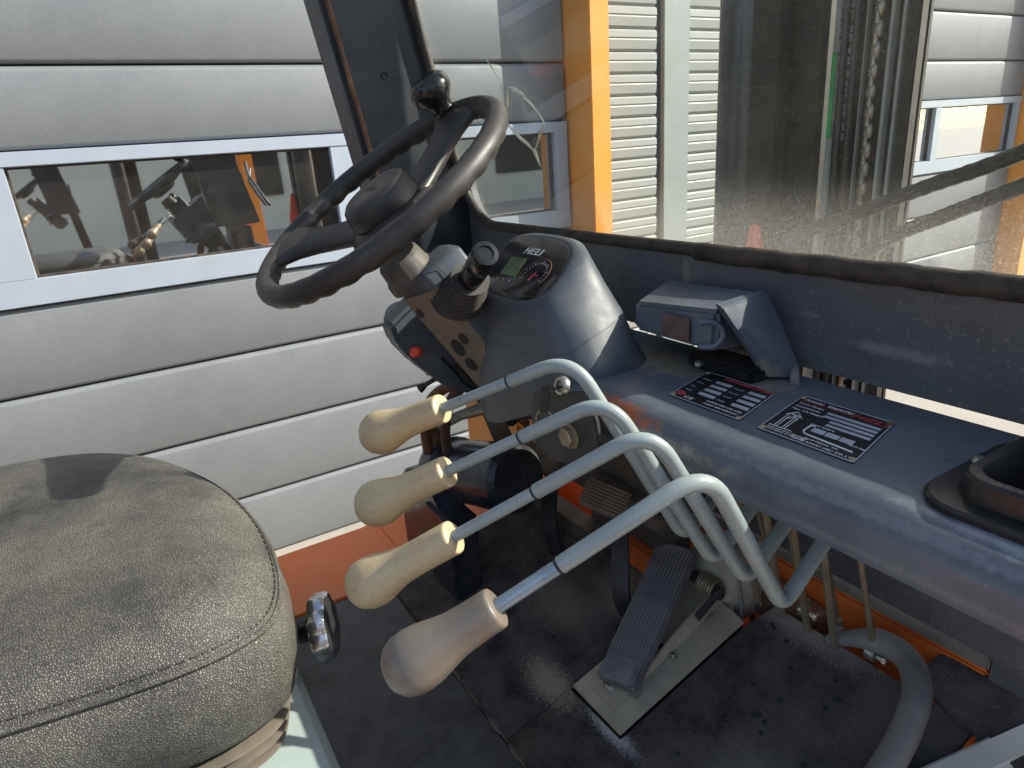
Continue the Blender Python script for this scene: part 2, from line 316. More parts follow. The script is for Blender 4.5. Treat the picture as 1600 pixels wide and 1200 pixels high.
def lathe(bm, c, axis, prof, seg=32, mi=0, sc=(1, 1), mod=None):
    """prof: (height along axis, radius)"""
    c = Vector(c); ax = Vector(axis).normalized(); u, v = frame_of(ax); rings = []
    for h, r in prof:
        if r < 1e-6: rings.append([bm.verts.new(c + ax * h)]); continue
        rg = []
        for k in range(seg):
            a = 2 * PI * k / seg; q = r * (mod(a, h) if mod else 1)
            rg.append(bm.verts.new(c + ax * h + q * (math.cos(a) * u * sc[0] + math.sin(a) * v * sc[1])))
        rings.append(rg)
    for a, b in zip(rings, rings[1:]):
        for k in range(seg):
            k2 = (k + 1) % seg
            if len(a) == 1 and len(b) == 1: continue
            if len(a) == 1: f = bm.faces.new((a[0], b[k2], b[k]))
            elif len(b) == 1: f = bm.faces.new((a[k], a[k2], b[0]))
            else: f = bm.faces.new((a[k], a[k2], b[k2], b[k]))
            f.material_index = mi
    if len(rings[0]) > 1: bm.faces.new(rings[0])
    if len(rings[-1]) > 1: bm.faces.new(rings[-1][::-1])
    return bm
def loft(bm, rings, cap0=True, cap1=True, mi=0):
    R_ = [[bm.verts.new(Vector(p)) for p in rg] for rg in rings]
    n = len(R_[0])
    for a, b in zip(R_, R_[1:]):
        for k in range(n): f = bm.faces.new((a[k], a[(k + 1) % n], b[(k + 1) % n], b[k])); f.material_index = mi
    if cap0: bm.faces.new(R_[0])
    if cap1: bm.faces.new(R_[-1][::-1])
    return bm
def catmull(pts, per=6, closed=True):
    pts = [Vector(p) for p in pts]; n = len(pts); out = []
    for i in range(n if closed else n - 1):
        g = (lambda j: pts[j % n]) if closed else (lambda j: pts[max(0, min(n - 1, j))])
        p0, p1, p2, p3 = g(i - 1), g(i), g(i + 1), g(i + 2)
        for k in range(per):
            t = k / per
            out.append(0.5 * ((2 * p1) + (p2 - p0) * t + (2 * p0 - 5 * p1 + 4 * p2 - p3) * t * t + (3 * p1 - p0 - 3 * p2 + p3) * t ** 3))
    if not closed: out.append(pts[-1])
    return out
def sheet(bm, origin, U, V, nu, nv, disp=None, thick=0.0):
    """grid from origin spanned by U, V; optionally displaced along normal, with thickness"""
    O = Vector(origin); U = Vector(U); V = Vector(V); N = U.cross(V).normalized()
    g = [[bm.verts.new(O + U * (i / nu) + V * (j / nv) + N * (disp(i / nu, j / nv) if disp else 0)) for j in range(nv + 1)] for i in range(nu + 1)]
    for i in range(nu):
        for j in range(nv): bm.faces.new((g[i][j], g[i + 1][j], g[i + 1][j + 1], g[i][j + 1]))
    return bm
def text(name, s, origin, xdir, ydir, size, material, parent, shear=0.0, bold=0.0, align='LEFT', ext=0.0002, sx=1.0):
    cu = bpy.data.curves.new(name, 'FONT'); cu.body = s; cu.size = size; cu.shear = shear; cu.offset = bold; cu.align_x = align; cu.space_character = 1.12; cu.extrude = ext
    cu.resolution_u = 3
    t = bpy.data.objects.new(name, cu); COL.objects.link(t)
    dg = bpy.context.evaluated_depsgraph_get(); me = bpy.data.meshes.new_from_object(t.evaluated_get(dg))
    bpy.data.objects.remove(t); bpy.data.curves.remove(cu)
    X = Vector(xdir).normalized(); Y = Vector(ydir).normalized(); Z = X.cross(Y).normalized(); Y = Z.cross(X)
    bm = BM(); bm.from_mesh(me); bpy.data.meshes.remove(me)
    for v in bm.verts: v.co = Vector(origin) + X * v.co.x * sx + Y * v.co.y + Z * v.co.z
    for f in bm.faces: f.material_index = 0
    return finish(name, bm, material, parent, smooth=False)
def hexhead(bm, c, axis, r, h, mi=0):
    lathe(bm, c, axis, [(0, r), (h * .85, r), (h, r * .85)], 6, mi)

# ================================================================== THE SETTING
bm = BM(); sheet(bm, (-60, -60, -1.32), (140, 0, 0), (0, 140, 0), 8, 8)
g = finish('ground', bm, 'ground', kind='structure', smooth=False)

# ---- warehouse wall with two sectional doors
YW = 2.27
bld = root('warehouse', (2.0, 2.4, -1.32), 'grey warehouse front with two sectional doors and a strip of ribbed siding between orange posts', 'building')
bm = BM(); box(bm, -6, 12, 2.9, 3.0, -1.32, 4.5); finish('inner_wall', bm, 'interior', bld, smooth=False)
bm = BM(); box(bm, -6, 12, 2.46, 2.9, 4.0, 4.4); finish('lintel', bm, 'siding', bld, smooth=False)
ROWS = [(-1.318, -1.083), (-1.078, -0.836), (-0.831, -0.577), (-0.572, -0.325), (0.087, 0.29), (0.295, 0.54), (0.545, 0.79), (0.795, 1.04), (1.045, 1.29), (1.295, 1.54), (1.545, 1.79)]
def sectional_door(xa, xb, mulls, label):
    d = bpy.data.objects.new('sectional_door', None); COL.objects.link(d); d.location = (xa, YW, 0); d.parent = bld; d.matrix_parent_inverse = world_of(bld).inverted(); d['label'] = label
    for i, (z0, z1) in enumerate(ROWS):
        # panel strip: flat face, rounded upper lip and a recessed groove below
        g_ = 0.012
        P = [(xa, YW + .04, z0), (xa, YW + .012, z0), (xa, YW + .0045, z0 + .003), (xa, YW, z0 + g_), (xa, YW, z1 - .016), (xa, YW + .003, z1 - .007), (xa, YW + .011, z1 - .001), (xa, YW + .018, z1), (xa, YW + .04, z1)]
        bm = BM(); prism(bm, P, (xb - xa, 0, 0)); finish('door_panel', bm, 'door', d, angle=50)
    bm = BM(); box(bm, xa, xb, YW + .04, YW + .05, -1.318, -.33); box(bm, xa, xb, YW + .04, YW + .05, .09, 1.8); finish('door_core', bm, 'gap', d, smooth=False)
    # window row
    zt, zb = 0.083, -0.320
    bm = BM(); box(bm, xa, xb, YW - .012, YW + .04, zt - .038, zt, .002); finish('top_rail', bm, 'alu', d)
    bm = BM(); box(bm, xa, xb, YW - .012, YW + .04, zb, zb + .072, .002); finish('bottom_rail', bm, 'alu', d)
    for xm, wd in mulls:
        bm = BM(); box(bm, xm - wd / 2, xm + wd / 2, YW - .009, YW + .04, zb + .072, zt - .038, .0015); finish('mullion', bm, 'alu', d)
    xs = [m_[0] for m_ in mulls]
    for a, b, wa, wb in [(mulls[k][0], mulls[k + 1][0], mulls[k][1], mulls[k + 1][1]) for k in range(len(mulls) - 1)]:
        x0 = a + wa / 2; x1 = b - wb / 2
        bm = BM(); sheet(bm, (x0, YW + .022, zb + .072), (x1 - x0, 0, 0), (0, 0, (zt - .038) - (zb + .072)), 1, 1); finish('window_pane', bm, 'pane', d, smooth=False)
        bm = BM()
        za, zc = zb + .072, zt - .038; t_ = .006
        box(bm, x0, x1, YW + .012, YW + .02, za, za + t_); box(bm, x0, x1, YW + .012, YW + .02, zc - t_, zc)
        box(bm, x0, x0 + t_, YW + .012, YW + .02, za + t_, zc - t_); box(bm, x1 - t_, x1, YW + .012, YW + .02, za + t_, zc - t_)
        finish('glazing_bead', bm, 'gap' if len(mulls) > 9 else 'seal', d, smooth=False)
    return d
sectional_door(-3.2, 1.64, [(-3.15, .1), (-2.10, .085), (-1.16, .085), (-.225, .085), (.735, .085), (1.61, .06)], 'left sectional door seen past the steering wheel')
sectional_door(3.60, 5.27, [(3.64, .08), (4.30, .06), (4.97 + .27, .06)], 'right sectional door seen through the windshield')
# siding between the doors, individual ribs
z = -1.318
while z < 1.75:
    bm = BM()
    P = [(1.745, YW + .03, z), (1.745, YW + .014, z), (1.745, YW + .014, z + .003), (1.745, YW + .004, z + .009), (1.745, YW, z + .040), (1.745, YW + .003, z + .044), (1.745, YW + .0035, z + .047), (1.745, YW - .001, z + .051), (1.745, YW, z + .072), (1.745, YW + .006, z + .079), (1.745, YW + .03, z + .0825)]
    prism(bm, P, (0.372, 0, 0)); s1 = finish('siding_strip', bm, 'siding', bld, angle=30)
    bm = BM(); P2 = [(2.302, p[1], p[2]) for p in P]; prism(bm, P2, (1.19, 0, 0)); finish('siding_strip', bm, 'siding', bld, angle=30)
    z += 0.0825
bm = BM(); box(bm, 2.125, 2.155, YW + .02, YW + .05, -1.318, 1.79); finish('joint_gap', bm, 'gap', bld, smooth=False)
bm = BM(); box(bm, 2.155, 2.30, YW - .004, YW + .05, -1.318, 1.79, .002); finish('flashing', bm, 'flash', bld)
for xa in (1.652, 5.28):
    bm = BM(); box(bm, xa, xa + .088, 2.115, YW + .12, -1.318, 4.0, .003)
    finish('door_post', bm, 'post', bld, label='orange steel door post left of the ribbed siding' if xa < 3 else 'orange steel door post at far right')
bm = BM(); box(bm, 3.492, 3.60, 2.16, YW + .12, -1.318, 4.0, .003); finish('door_jamb', bm, 'flash', bld)
bm = BM(); box(bm, -6, 12, YW + .03, 2.9, 1.80, 4.0); finish('upper_wall', bm, 'siding', bld, smooth=False)
bm = BM(); box(bm, 5.37, 12, YW, 2.9, -1.318, 1.79); box(bm, -6, -3.2, YW, 2.9, -1.318, 1.79); finish('side_wall', bm, 'siding', bld, smooth=False)

# ---- cream building across the yard (seen only in reflections of the windows)
ob = root('opposite_building', (0, -11, -1.32), 'cream rendered building across the yard, mirrored in the door windows', 'building')
bm = BM(); box(bm, -14, 16, -14, -11, -1.32, 2.6); finish('wall', bm, 'creamwall', ob, smooth=False)
for k in range(4):
    bm = BM(); box(bm, -12 + k * 7, -10.4 + k * 7, -11.0, -10.95, -.6, 1.2, .01); finish('window', bm, 'glossblack', ob, smooth=False)

# ================================================================== THE FORKLIFT
fk = root('forklift', (0.2, 0.62, -1.32), 'orange and grey forklift with black seat, steering wheel and four cream-knobbed levers', 'forklift')

# ---- toe plane helper
def tz(x, y=0, h=0.0): return -0.70 + 0.29 * max(0.0, x - 0.285) + h
# ---- chassis / floor
bm = BM()
box(bm, -1.4, 0.285, 0.19, 1.19, -1.12, -0.712, .01)
hexa(bm, [(0.285, .19, -1.1), (.285, 1.19, -1.1), (.33, 1.19, -1.1), (.33, .19, -1.1), (.285, .19, -.712), (.285, 1.19, -.712), (.33, 1.19, tz(.33) - .012), (.33, .19, tz(.33) - .012)])
finish('chassis', bm, 'orange', fk, smooth=False)
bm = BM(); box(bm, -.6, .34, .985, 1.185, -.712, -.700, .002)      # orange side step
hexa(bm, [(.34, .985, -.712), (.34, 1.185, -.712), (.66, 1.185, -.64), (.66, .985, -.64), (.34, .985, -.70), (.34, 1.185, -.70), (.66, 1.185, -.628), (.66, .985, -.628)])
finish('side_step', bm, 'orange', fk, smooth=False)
bm = BM(); box(bm, .702, .73, .24, 1.19, -.90, -.568, .003)          # front cross beam behind the rods
finish('cross_beam', bm, 'orange', fk)
bm = BM(); box(bm, .700, .73, .24, 1.19, -.566, -.550, .002); finish('beam_ledge', bm, 'darkledge', fk)
bm = BM(); box(bm, .70, .712, -.02, .238, -.80, -.524); finish('corner_sun_block', bm, 'cab', fk, smooth=False)  # added dark plate, closes the sun gap right of the beam
bm = BM(); box(bm, .762, .772, -.02, .78, -1.0, -.42); finish('front_sun_block', bm, 'cab', fk, smooth=False)  # added plate that stops sun coming in under the lower panel
bm = BM(); box(bm, .628, .70, .25, 1.19, -.95, -.90); finish('lower_tray', bm, 'rust', fk, smooth=False)
# ---- engine hood under the seat
bm = BM()
prof = [(-.75, -.70), (.072, -.70), (.076, -.56), (.074, -.535), (.064, -.515), (.04, -.503), (-.02, -.498), (-.75, -.496)]
prism(bm, [(x, .26, z_) for x, z_ in prof], (0, .86, 0)); finish('engine_hood', bm, 'teal', fk, angle=35)

# ---- seat
seat = bpy.data.objects.new('seat', None); COL.objects.link(seat); seat.location = (-.2, .76, H - .47); seat.parent = fk; seat.matrix_parent_inverse = world_of(fk).inverted()
OUT = [(.020, .500), (.052, .528), (.068, .60), (.068, .70), (.048, .81), (-.002, .925), (-.08, 1.0), (-.2, 1.03), (-.43, 1.03), (-.50, .98), (-.505, .76), (-.50, .60), (-.43, .550), (-.2, .515), (-.05, .494)]
outl = catmull([(x, y, 0) for x, y in OUT], 8)
cx, cy = -.2, .76
def ring(ins, z_, dz=0):
    o = []
    for p in outl:
        d = Vector((p.x - cx, p.y - cy, 0)); L_ = d.length
        q = Vector((cx, cy, 0)) + d * ((L_ - ins) / L_)
        zz = z_ - dz * max(0, (q.x + .05) / .13) ** 2
        o.append((q.x, q.y, zz))
    return o
bm = BM()
loft(bm, [ring(.22, -.322), ring(.14, -.321), ring(.09, -.323), ring(.055, -.327, .004), ring(.03, -.333, .005), ring(.013, -.342, .006), ring(.003, -.353, .006), ring(.0, -.358, .006)])
finish('cushion', bm, 'leather', seat, angle=80)
bm = BM()
loft(bm, [ring(.004, -.360, .006), ring(-.003, -.366, .006), ring(-.008, -.39, .004), ring(-.008, -.420), ring(-.003, -.442), ring(.008, -.455), ring(.03, -.458)])
finish('cushion_side', bm, 'leather', seat, angle=80)
bm = BM()
pr = ring(-.001, -.359, .006); tube(bm, [Vector(p) for p in pr] + [Vector(pr[0])], .0028, 8, cap=False); finish('piping', bm, 'leather', seat)
bm = BM(); pr = ring(.0025, -.3525, .006)
for i in range(0, len(pr)):                       # stitches along the seam
    a = Vector(pr[i]); b = Vector(pr[(i + 1) % len(pr)]); n_ = max(1, int((b - a).length / .007))
    for k in range(n_):
        p = a.lerp(b, k / n_); q = a.lerp(b, (k + .6) / n_); tube(bm, [p, q], .0009, 4, cap=False)
finish('stitching', bm, 'rubber', seat, kind='stuff')
bm = BM(); loft(bm, [ring(.02, -.457), ring(.012, -.4595), ring(.02, -.464), ring(.035, -.4655)]); finish('seat_pan', bm, 'glossblack', seat)
bm = BM()
rr_ = []
for k in range(21):
    ph = k / 20; rr_.append(ring(.016 + .010 * math.cos(ph * 2.5 * 2 * PI) + .010 * ph, -.463 - .036 * ph))
loft(bm, rr_); finish('suspension_boot', bm, 'boot', seat, angle=70)
bm = BM()                                          # backrest, outside the frame
rb = []
for k, (xx, hw, hz) in enumerate([(-.50, .20, .27), (-.47, .235, .31), (-.44, .24, .32), (-.40, .225, .30), (-.385, .19, .26)]):
    rb.append([(xx - .08 * ((zc_ := hz * abs(math.sin(a)) ** .6 * math.copysign(1, math.sin(a))) + .3), cy + hw * abs(math.cos(a)) ** .6 * math.copysign(1, math.cos(a)), -.02 + zc_) for a in [2 * PI * i / 40 for i in range(40)]])
loft(bm, rb); finish('backrest', bm, 'leather', seat, angle=70)
# adjusting knob
kb = Vector((.096, .622, -.466)); ax = Vector((1, -.42, .12)).normalized()
bm = BM(); tube(bm, [kb - ax * .05, kb - ax * .0], .0065, 12); finish('knob_stem', bm, 'chrome', seat)
bm = BM(); tube(bm, [kb - ax * .018, kb - ax * .006], .012, 6); tube(bm, [kb - ax * .006, kb + ax * .002], .017, 16)
finish('knob_hub', bm, 'blackpl', seat)
bm = BM(); lathe(bm, kb, ax, [(-.002, .020), (.0, .032), (.003, .0345), (.014, .0345), (.018, .032), (.020, .022), (.019, .010), (.021, 0)], 72, mod=lambda a, h: 1 + .055 * math.cos(8 * a) ** 3)
finish('adjusting_knob', bm, 'chrome', seat)

# ---- windshield frame: rear panel, pillar, seal, glass
XC = .605
bm = BM()
LE = [(1.15, -.245), (1.15, -.1)]
def wx(z_): return .61 - .21 * max(0, (z_ + .135))          # windshield plane leans back
# left pillar (in side view it leans back); inner face at y 1.16
def pil(z_): return wx(z_)
bm = BM()
zt_ = .78
hexa(bm, [(.455, 1.16, -.245), (.455, 1.24, -.245), (.645, 1.24, -.245), (.645, 1.16, -.245),
          (pil(zt_) - .135, 1.16, zt_), (pil(zt_) - .135, 1.24, zt_), (pil(zt_) + .01, 1.24, zt_), (pil(zt_) + .01, 1.16, zt_)], .006)
finish('front_pillar', bm, 'pillar', fk, label='left front pillar of the overhead guard')
bm = BM()
def pilx(z_, o): 
    t = (z_ + .245) / (zt_ + .245); return (.455 * (1 - t) + (pil(zt_) - .135) * t) + o
tube(bm, [(pilx(z_, .012), 1.157, z_) for z_ in (-.2, .1, .4, .75)], .004, 8); finish('pillar_trim', bm, 'rust', fk)
bm = BM(); lathe(bm, (pilx(.13, .075), 1.1595, .13), (0, -1, 0), [(0, .006), (.0015, .006), (.0016, .0035), (0.0008, 0)], 16); finish('pillar_hole', bm, 'glossblack', fk)
# panel between shelf and glass, with its rounded left top corner
def panel_outline(off=0.0):
    pts = [(1.16, -.085 - off)]
    for k in range(9):
        a = k / 8 * PI / 2; pts.append((1.155 - .075 * math.sin(a) - 0 * off, -.045 - .085 * (math.sin(a) * .0 + (1 - math.cos(a)) * 0) - .085 * (math.sin(a)) ** 1.6 - off * .3))
    return pts
bm = BM()
SEALZ = -.130
top = [(1.16, -.02)] + [(1.150 - .085 * (1 - math.cos(a)), -.03 - .1 * math.sin(a)) for a in [k / 8 * PI / 2 for k in range(9)]]
# polygon in (y, z): top edge (with rounded inner corner) then bottom
poly = top + [(1.0, SEALZ), (.6, SEALZ), (.2, SEALZ), (-.02, SEALZ), (-.02, -.2425), (1.16, -.2425)]
prism(bm, [(XC, y, z_) for y, z_ in poly], (.012, 0, 0)); finish('front_panel', bm, 'cab', fk, angle=30)
bm = BM()
prism(bm, [(.590, -.02, -.2515), (.668, -.02, -.2875), (.668, -.02, -.522), (.674, -.02, -.522), (.674, -.02, -.2895), (.590, -.02, -.2545)], (0, .84, 0)); finish('lower_panel', bm, 'cab', fk, smooth=False)  # sloping top flange is added, shaped to stop sun behind the slit
sealpath = [(wx(.75) , 1.150, .75), (wx(.3), 1.150, .3), (wx(-.03), 1.150, -.03)] + [(wx(-.03 - .1 * math.sin(a)), 1.150 - .085 * (1 - math.cos(a)), -.03 - .1 * math.sin(a)) for a in [k / 8 * PI / 2 for k in range(1, 9)]] + [(wx(-.13), 1.0, -.130), (wx(-.13), .8, -.131), (wx(-.13), .58, -.131)]
bm = BM(); tube(bm, [Vector(p) + Vector((-.004, 0, 0)) for p in sealpath], .0085, 10); finish('windshield_seal', bm, 'seal', fk)
bm = BM()
pp = []
for k in range(40):
    y = .575 - k * .0155
    pp.append((wx(-.13) - .007, y, -.1325 + .0006 * math.sin(k * 1.3) + .0005 * math.sin(k * 2.9)))
tube(bm, pp, .011, 12); finish('windshield_seal', bm, 'seal', fk, label='cracked right half of the windshield seal')
bm = BM()
gp = [(1.147, .75), (1.147, -.03)] + [(1.147 - .085 * (1 - math.cos(a)), -.03 - .095 * math.sin(a)) for a in [k / 8 * PI / 2 for k in range(1, 9)]] + [(-.03, -.125), (-.03, .75)]
prism(bm, [(wx(z_) + .003, y, z_) for y, z_ in gp], (.004, 0, 0)); gl = finish('windshield', bm, 'shield', fk, smooth=False)
# dried residue loop on the glass
loop = [(797, 137)]
def onshield(y, z_): return Vector((wx(z_) - .0005, y, z_))
LOOP_YZ = LOOPDATA = None
# ---- overhead guard (outside the frame, seen from other positions and in its shadows)
bm = BM()
for y in (-.02, 1.2): box(bm, -.75, .46, y - .03, y + .03, .74, .80, .008)
for x in (-.75, .44): box(bm, x - .03, x + .03, -.02, 1.2, .745, .795, .008)
finish('overhead_guard', bm, 'pillar', fk)
for k in range(9):
    x = -.62 + k * .118
    bm = BM(); box(bm, x - .008, x + .008, .01, 1.17, .75, .79, .003); finish('guard_bar', bm, 'pillar', fk)
for y in (-.02, 1.2):
    bm = BM(); hexa(bm, [(-1.15, y - .03, -.7), (-1.15, y + .03, -.7), (-1.08, y + .03, -.7), (-1.08, y - .03, -.7), (-.79, y - .03, .76), (-.79, y + .03, .76), (-.72, y + .03, .76), (-.72, y - .03, .76)], .008); finish('rear_pillar', bm, 'pillar', fk)
bm = BM(); hexa(bm, [(.60, -.09, -.9), (.60, -.03, -.9), (.68, -.03, -.9), (.68, -.09, -.9), (.40, -.05, .76), (.40, .0, .76), (.46, .0, .76), (.46, -.05, .76)], .006); finish('front_pillar', bm, 'pillar', fk, label='right front pillar of the overhead guard')
# counterweight and wheels
bm = BM(); hexa(bm, [(-1.9, .1, -1.15), (-1.9, 1.28, -1.15), (-.75, 1.28, -1.15), (-.75, .1, -1.15), (-1.75, .16, -.42), (-1.75, 1.22, -.42), (-.75, 1.22, -.40), (-.75, .16, -.40)], .06); finish('counterweight', bm, 'orange', fk)
for (x, y, r_) in ((.75, .16, .33), (.75, 1.22, .33), (-1.3, .22, .26), (-1.3, 1.16, .26)):
    wh = bpy.data.objects.new('wheel', None); COL.objects.link(wh); wh.location = (x, y, H - 1.32 + r_); wh.parent = fk; wh.matrix_parent_inverse = world_of(fk).inverted()
    bm = BM(); lathe(bm, (x, y - .09, -1.32 + r_), (0, 1, 0), [(0, r_ * .6), (.0, r_ * .85), (.02, r_ * .98), (.09, r_), (.16, r_ * .98), (.18, r_ * .85), (.18, r_ * .6)], 40, mod=lambda a, h: 1 + (.012 * (1 if math.sin(a * 20) > 0 else -1) if h > .01 else 0)); finish('tyre', bm, 'rubber', wh)
    bm = BM(); lathe(bm, (x, y - .08, -1.32 + r_), (0, 1, 0), [(0, r_ * .3), (0, r_ * .58), (.16, r_ * .58), (.16, r_ * .3)], 32); finish('rim', bm, 'cream', wh)

# ---- dashboard shelf
SX0, SX1, SZ = .395, .587, -.245
bm = BM()
def shelfprof():
    p = [(SX1, SZ - .004), (SX1, SZ)]
    p += [(SX0 + .03, SZ)]
    for k in range(1, 8):
        a = k / 8 * PI / 2; p.append((SX0 + .03 - .03 * math.sin(a), SZ - .024 * (1 - math.cos(a))))
    p += [(SX0, SZ - .024), (SX0, SZ - .042), (SX0 + .003, SZ - .042), (SX0 + .003, SZ - .026)]
    p += [(SX0 + .035, SZ - .004)]
    return p
prism(bm, [(x, .19, z_) for x, z_ in shelfprof()], (0, .93, 0))
fp = [q for q in shelfprof() if q[0] < .44]; fp = [(.45, SZ)] + fp[0:] + [(.45, SZ - .004)]
prism(bm, [(x, -.02, z_) for x, z_ in fp], (0, .21, 0)); box(bm, .545, SX1, -.02, .19, SZ - .004, SZ)
finish('dashboard_shelf', bm, 'shelf', fk, angle=40)

# ---- data plates lying on the shelf
def data_plate(xn, xf, yl, yr, dyf, kind_, label):
    p = bpy.data.objects.new('data_plate', None); COL.objects.link(p); p.location = ((xn + xf) / 2, (yl + yr) / 2, SZ + H); p.parent = fk; p.matrix_parent_inverse = world_of(fk).inverted(); p['label'] = label
    zb_ = SZ + .0004
    def P(u, v, h=0):   # u 0..1 left to right, v 0..1 near to far
        return Vector((xn + (xf - xn) * v, yl + (yr - yl) * u + dyf * v, zb_ + h))
    bm = BM(); prism(bm, [P(0, 0), P(1, 0), P(1, 1), P(0, 1)], (0, 0, .0008), .0002, 1); finish('plate', bm, 'plate', p, smooth=False)
    X = P(1, 0) - P(0, 0); Y = P(0, 1) - P(0, 0)
    def bar(u0, u1, v0, v1, mt, nm='bar'):
        bm = BM(); prism(bm, [P(u0, v0, .0009), P(u1, v0, .0009), P(u1, v1, .0009), P(u0, v1, .0009)], (0, 0, .0002)); return finish(nm, bm, mt, p, smooth=False)
    def rim_():
        bm = BM()
        e = .012
        for a, b, c_, d_ in ((0, 0, 1, e), (0, 1 - e, 1, 1), (0, 0, e * .8, 1), (1 - e * .8, 0, 1, 1)):
            prism(bm, [P(a, b, .0008), P(c_, b, .0008), P(c_, d_, .0008), P(a, d_, .0008)], (0, 0, .0003))
        finish('plate_edge', bm, 'platesil', p, smooth=False)
    rim_()
    for (u, v) in ((.03, .05), (.97, .05), (.03, .95), (.97, .95)):
        bm = BM(); lathe(bm, P(u, v, .0008), (0, 0, 1), [(0, .0028), (.0012, .0024), (.0018, 0)], 14); finish('rivet', bm, 'rust' if (u > .5 and v > .5) else 'zinc', p)
    def T(s, u, v, size, mt='platewhite', shear=0, bold=0, nm='lettering', sx=1.0): text(nm, s, P(u, v, .0010), X, Y, size, mt, p, shear, bold, ext=.0001, sx=sx)
    if kind_ == 'big':
        T('Actual  Capacity', .07, .90, .0058, sx=1.1, bold=.0001)
        bar(.04, .62, .865, .872, 'platered', 'red_line')
        T('HELI', .60, .845, .0115, 'platered', .2, .00012, 'logo', sx=1.35)
        for i, (s, v) in enumerate((('Truck Model:', .79), ('Attachments:', .71), ('Max. Lift Height:', .63))): T(s, .05, v, .0042)
        for k in range(4): bar(.40 if k < 2 else .50, .95, .735 - k * .085, .785 - k * .085, 'platesil')
        T('Load Centre', .38, .42, .0038); T('mm', .55, .42, .0038)
        for k in range(3): bar(.44 + k * .145, .57 + k * .145, .285, .375, 'platesil')
        # fork outline and diagram of the truck
        bm = BM()
        fork = [P(.395, .40, .0011), P(.385, .25, .0011), P(.42, .20, .0011), P(.60, .185, .0011), P(.92, .165, .0011)]
        tube(bm, [P(.44, .395, .0011)] + fork, .0008, 5); finish('fork_outline', bm, 'platewhite', p)
        bm = BM()
        for a, b in (((.10, .16), (.10, .50)), ((.22, .16), (.22, .50)), ((.10, .50), (.22, .50)), ((.13, .16), (.13, .44)), ((.19, .16), (.19, .44)), ((.08, .46), (.16, .58)), ((.16, .58), (.26, .46)), ((.12, .52), (.24, .40)), ((.05, .15), (.30, .15)), ((.14, .38), (.20, .50))):
            tube(bm, [P(*a, .0011), P(*b, .0011)], .00035, 4)
        finish('mast_diagram', bm, 'platewhite', p)
        for i, v in enumerate((.10, .06)): T('Rated capacity at load centre', .05, v, .0028)
        T('Rated Capacity  mm', .46, .115, .0032); T('Rated (kg)', .82, .27, .0032)
        T('CE', .33, .045, .0085, sx=1.3)
        T('ANHUI HELI CO.,LTD', .50, .045, .0041, sx=1.0)
    else:
        bar(.30, .97, .90, .955, 'platered', 'red_band')
        T('HELI', .66, .905, .0062, 'platered', .2, .0001, 'logo', sx=1.35)
        for k in range(4):
            bar(.27 + 0 * k, .50, .72 - k * .15, .80 - k * .15, 'platesil'); T(('Model', 'Mass', 'No.', 'Year')[k], .06, .73 - k * .15, .0042, 'platesil')
            bar(.74, .96, .72 - k * .15, .80 - k * .15, 'platesil'); T(('Rated', 'Power', 'Load', 'Date')[k], .54, .73 - k * .15, .0042, 'platesil')
        bm = BM()
        for k in range(3):
            a = k * 2 * PI / 3 + .5; c_ = P(.095, .14, .0012) + Vector((math.cos(a), math.sin(a), 0)) * .0028
            tube(bm, [c_ + Vector((math.cos(t), math.sin(t), 0)) * .0026 for t in [i * PI / 5 for i in range(11)]], .0006, 4, cap=False)
        finish('round_logo', bm, 'platered', p)
        T('CE', .17, .06, .0075, sx=1.2)
        T('ANHUI HELI CO.,LTD', .46, .16, .0040, sx=1.0); T('ANHUI HELI FORKLIFT', .46, .08, .0036, sx=1.0)
    return p
data_plate(.446, .538, .352, .263, .022, 'big', 'load capacity plate, the larger plate to the right')
data_plate(.447, .526, .461, .373, .022, 'small', 'worn name plate, the smaller plate under the metal cover')

# ---- instrument hood
def sup(cx_, cy_, hx, hy, zf, n=48, e=2.6, shear=0.0):
    o = []
    for i in range(n):
        a = 2 * PI * i / n; c_, s_ = math.cos(a), math.sin(a)
        x = hx * abs(c_) ** (2 / e) * math.copysign(1, c_); y = hy * abs(s_) ** (2 / e) * math.copysign(1, s_)
        o.append(Vector((cx_ + x, cy_ + y + shear * x, zf(cx_ + x, cy_ + y))))
    return o
hood = bpy.data.objects.new('instrument_hood', None); COL.objects.link(hood); hood.location = (.45, .69, H - .245); hood.parent = fk; hood.matrix_parent_inverse = world_of(fk).inverted()
GZ = lambda x, y: -.143 + (x - .437) * .75
bm = BM()
rings = [sup(.437, .703, .036, .072, lambda x, y: GZ(x, y) + .001, e=3.0, shear=.3),
         sup(.437, .703, .040, .077, lambda x, y: GZ(x, y) + .003, e=3.0, shear=.3),
         sup(.438, .702, .045, .084, lambda x, y: GZ(x, y) + .002, e=3.0, shear=.3),
         sup(.441, .700, .051, .093, lambda x, y: GZ(x, y) - .008, e=3.1, shear=.25),
         sup(.447, .695, .057, .106, lambda x, y: -.178 + (x - .44) * .45, e=3.2, shear=.2),
         sup(.452, .690, .063, .118, lambda x, y: -.202 + (x - .44) * .25 - max(0, .43 - x) * .3, e=3.3, shear=.15),
         sup(.4525, .690, .064, .1195, lambda x, y: -.205 + (x - .44) * .25 - max(0, .43 - x) * .3, e=3.3, shear=.15),
         sup(.456, .686, .068, .129, lambda x, y: -.228 + (x - .44) * .10 - max(0, .43 - x) * max(0, y - .55) * 5, e=3.4, shear=.12),
         sup(.460, .683, .0715, .137, lambda x, y: -.244 - max(0, .43 - x) * max(0, y - .52) * 11, e=3.4, shear=.1),
         sup(.460, .683, .0705, .136, lambda x, y: -.248 - max(0, .43 - x) * max(0, y - .52) * 11.5, e=3.4, shear=.1)]
loft(bm, rings, cap0=True, cap1=False); finish('hood_shell', bm, 'hoodpl', hood, angle=60)
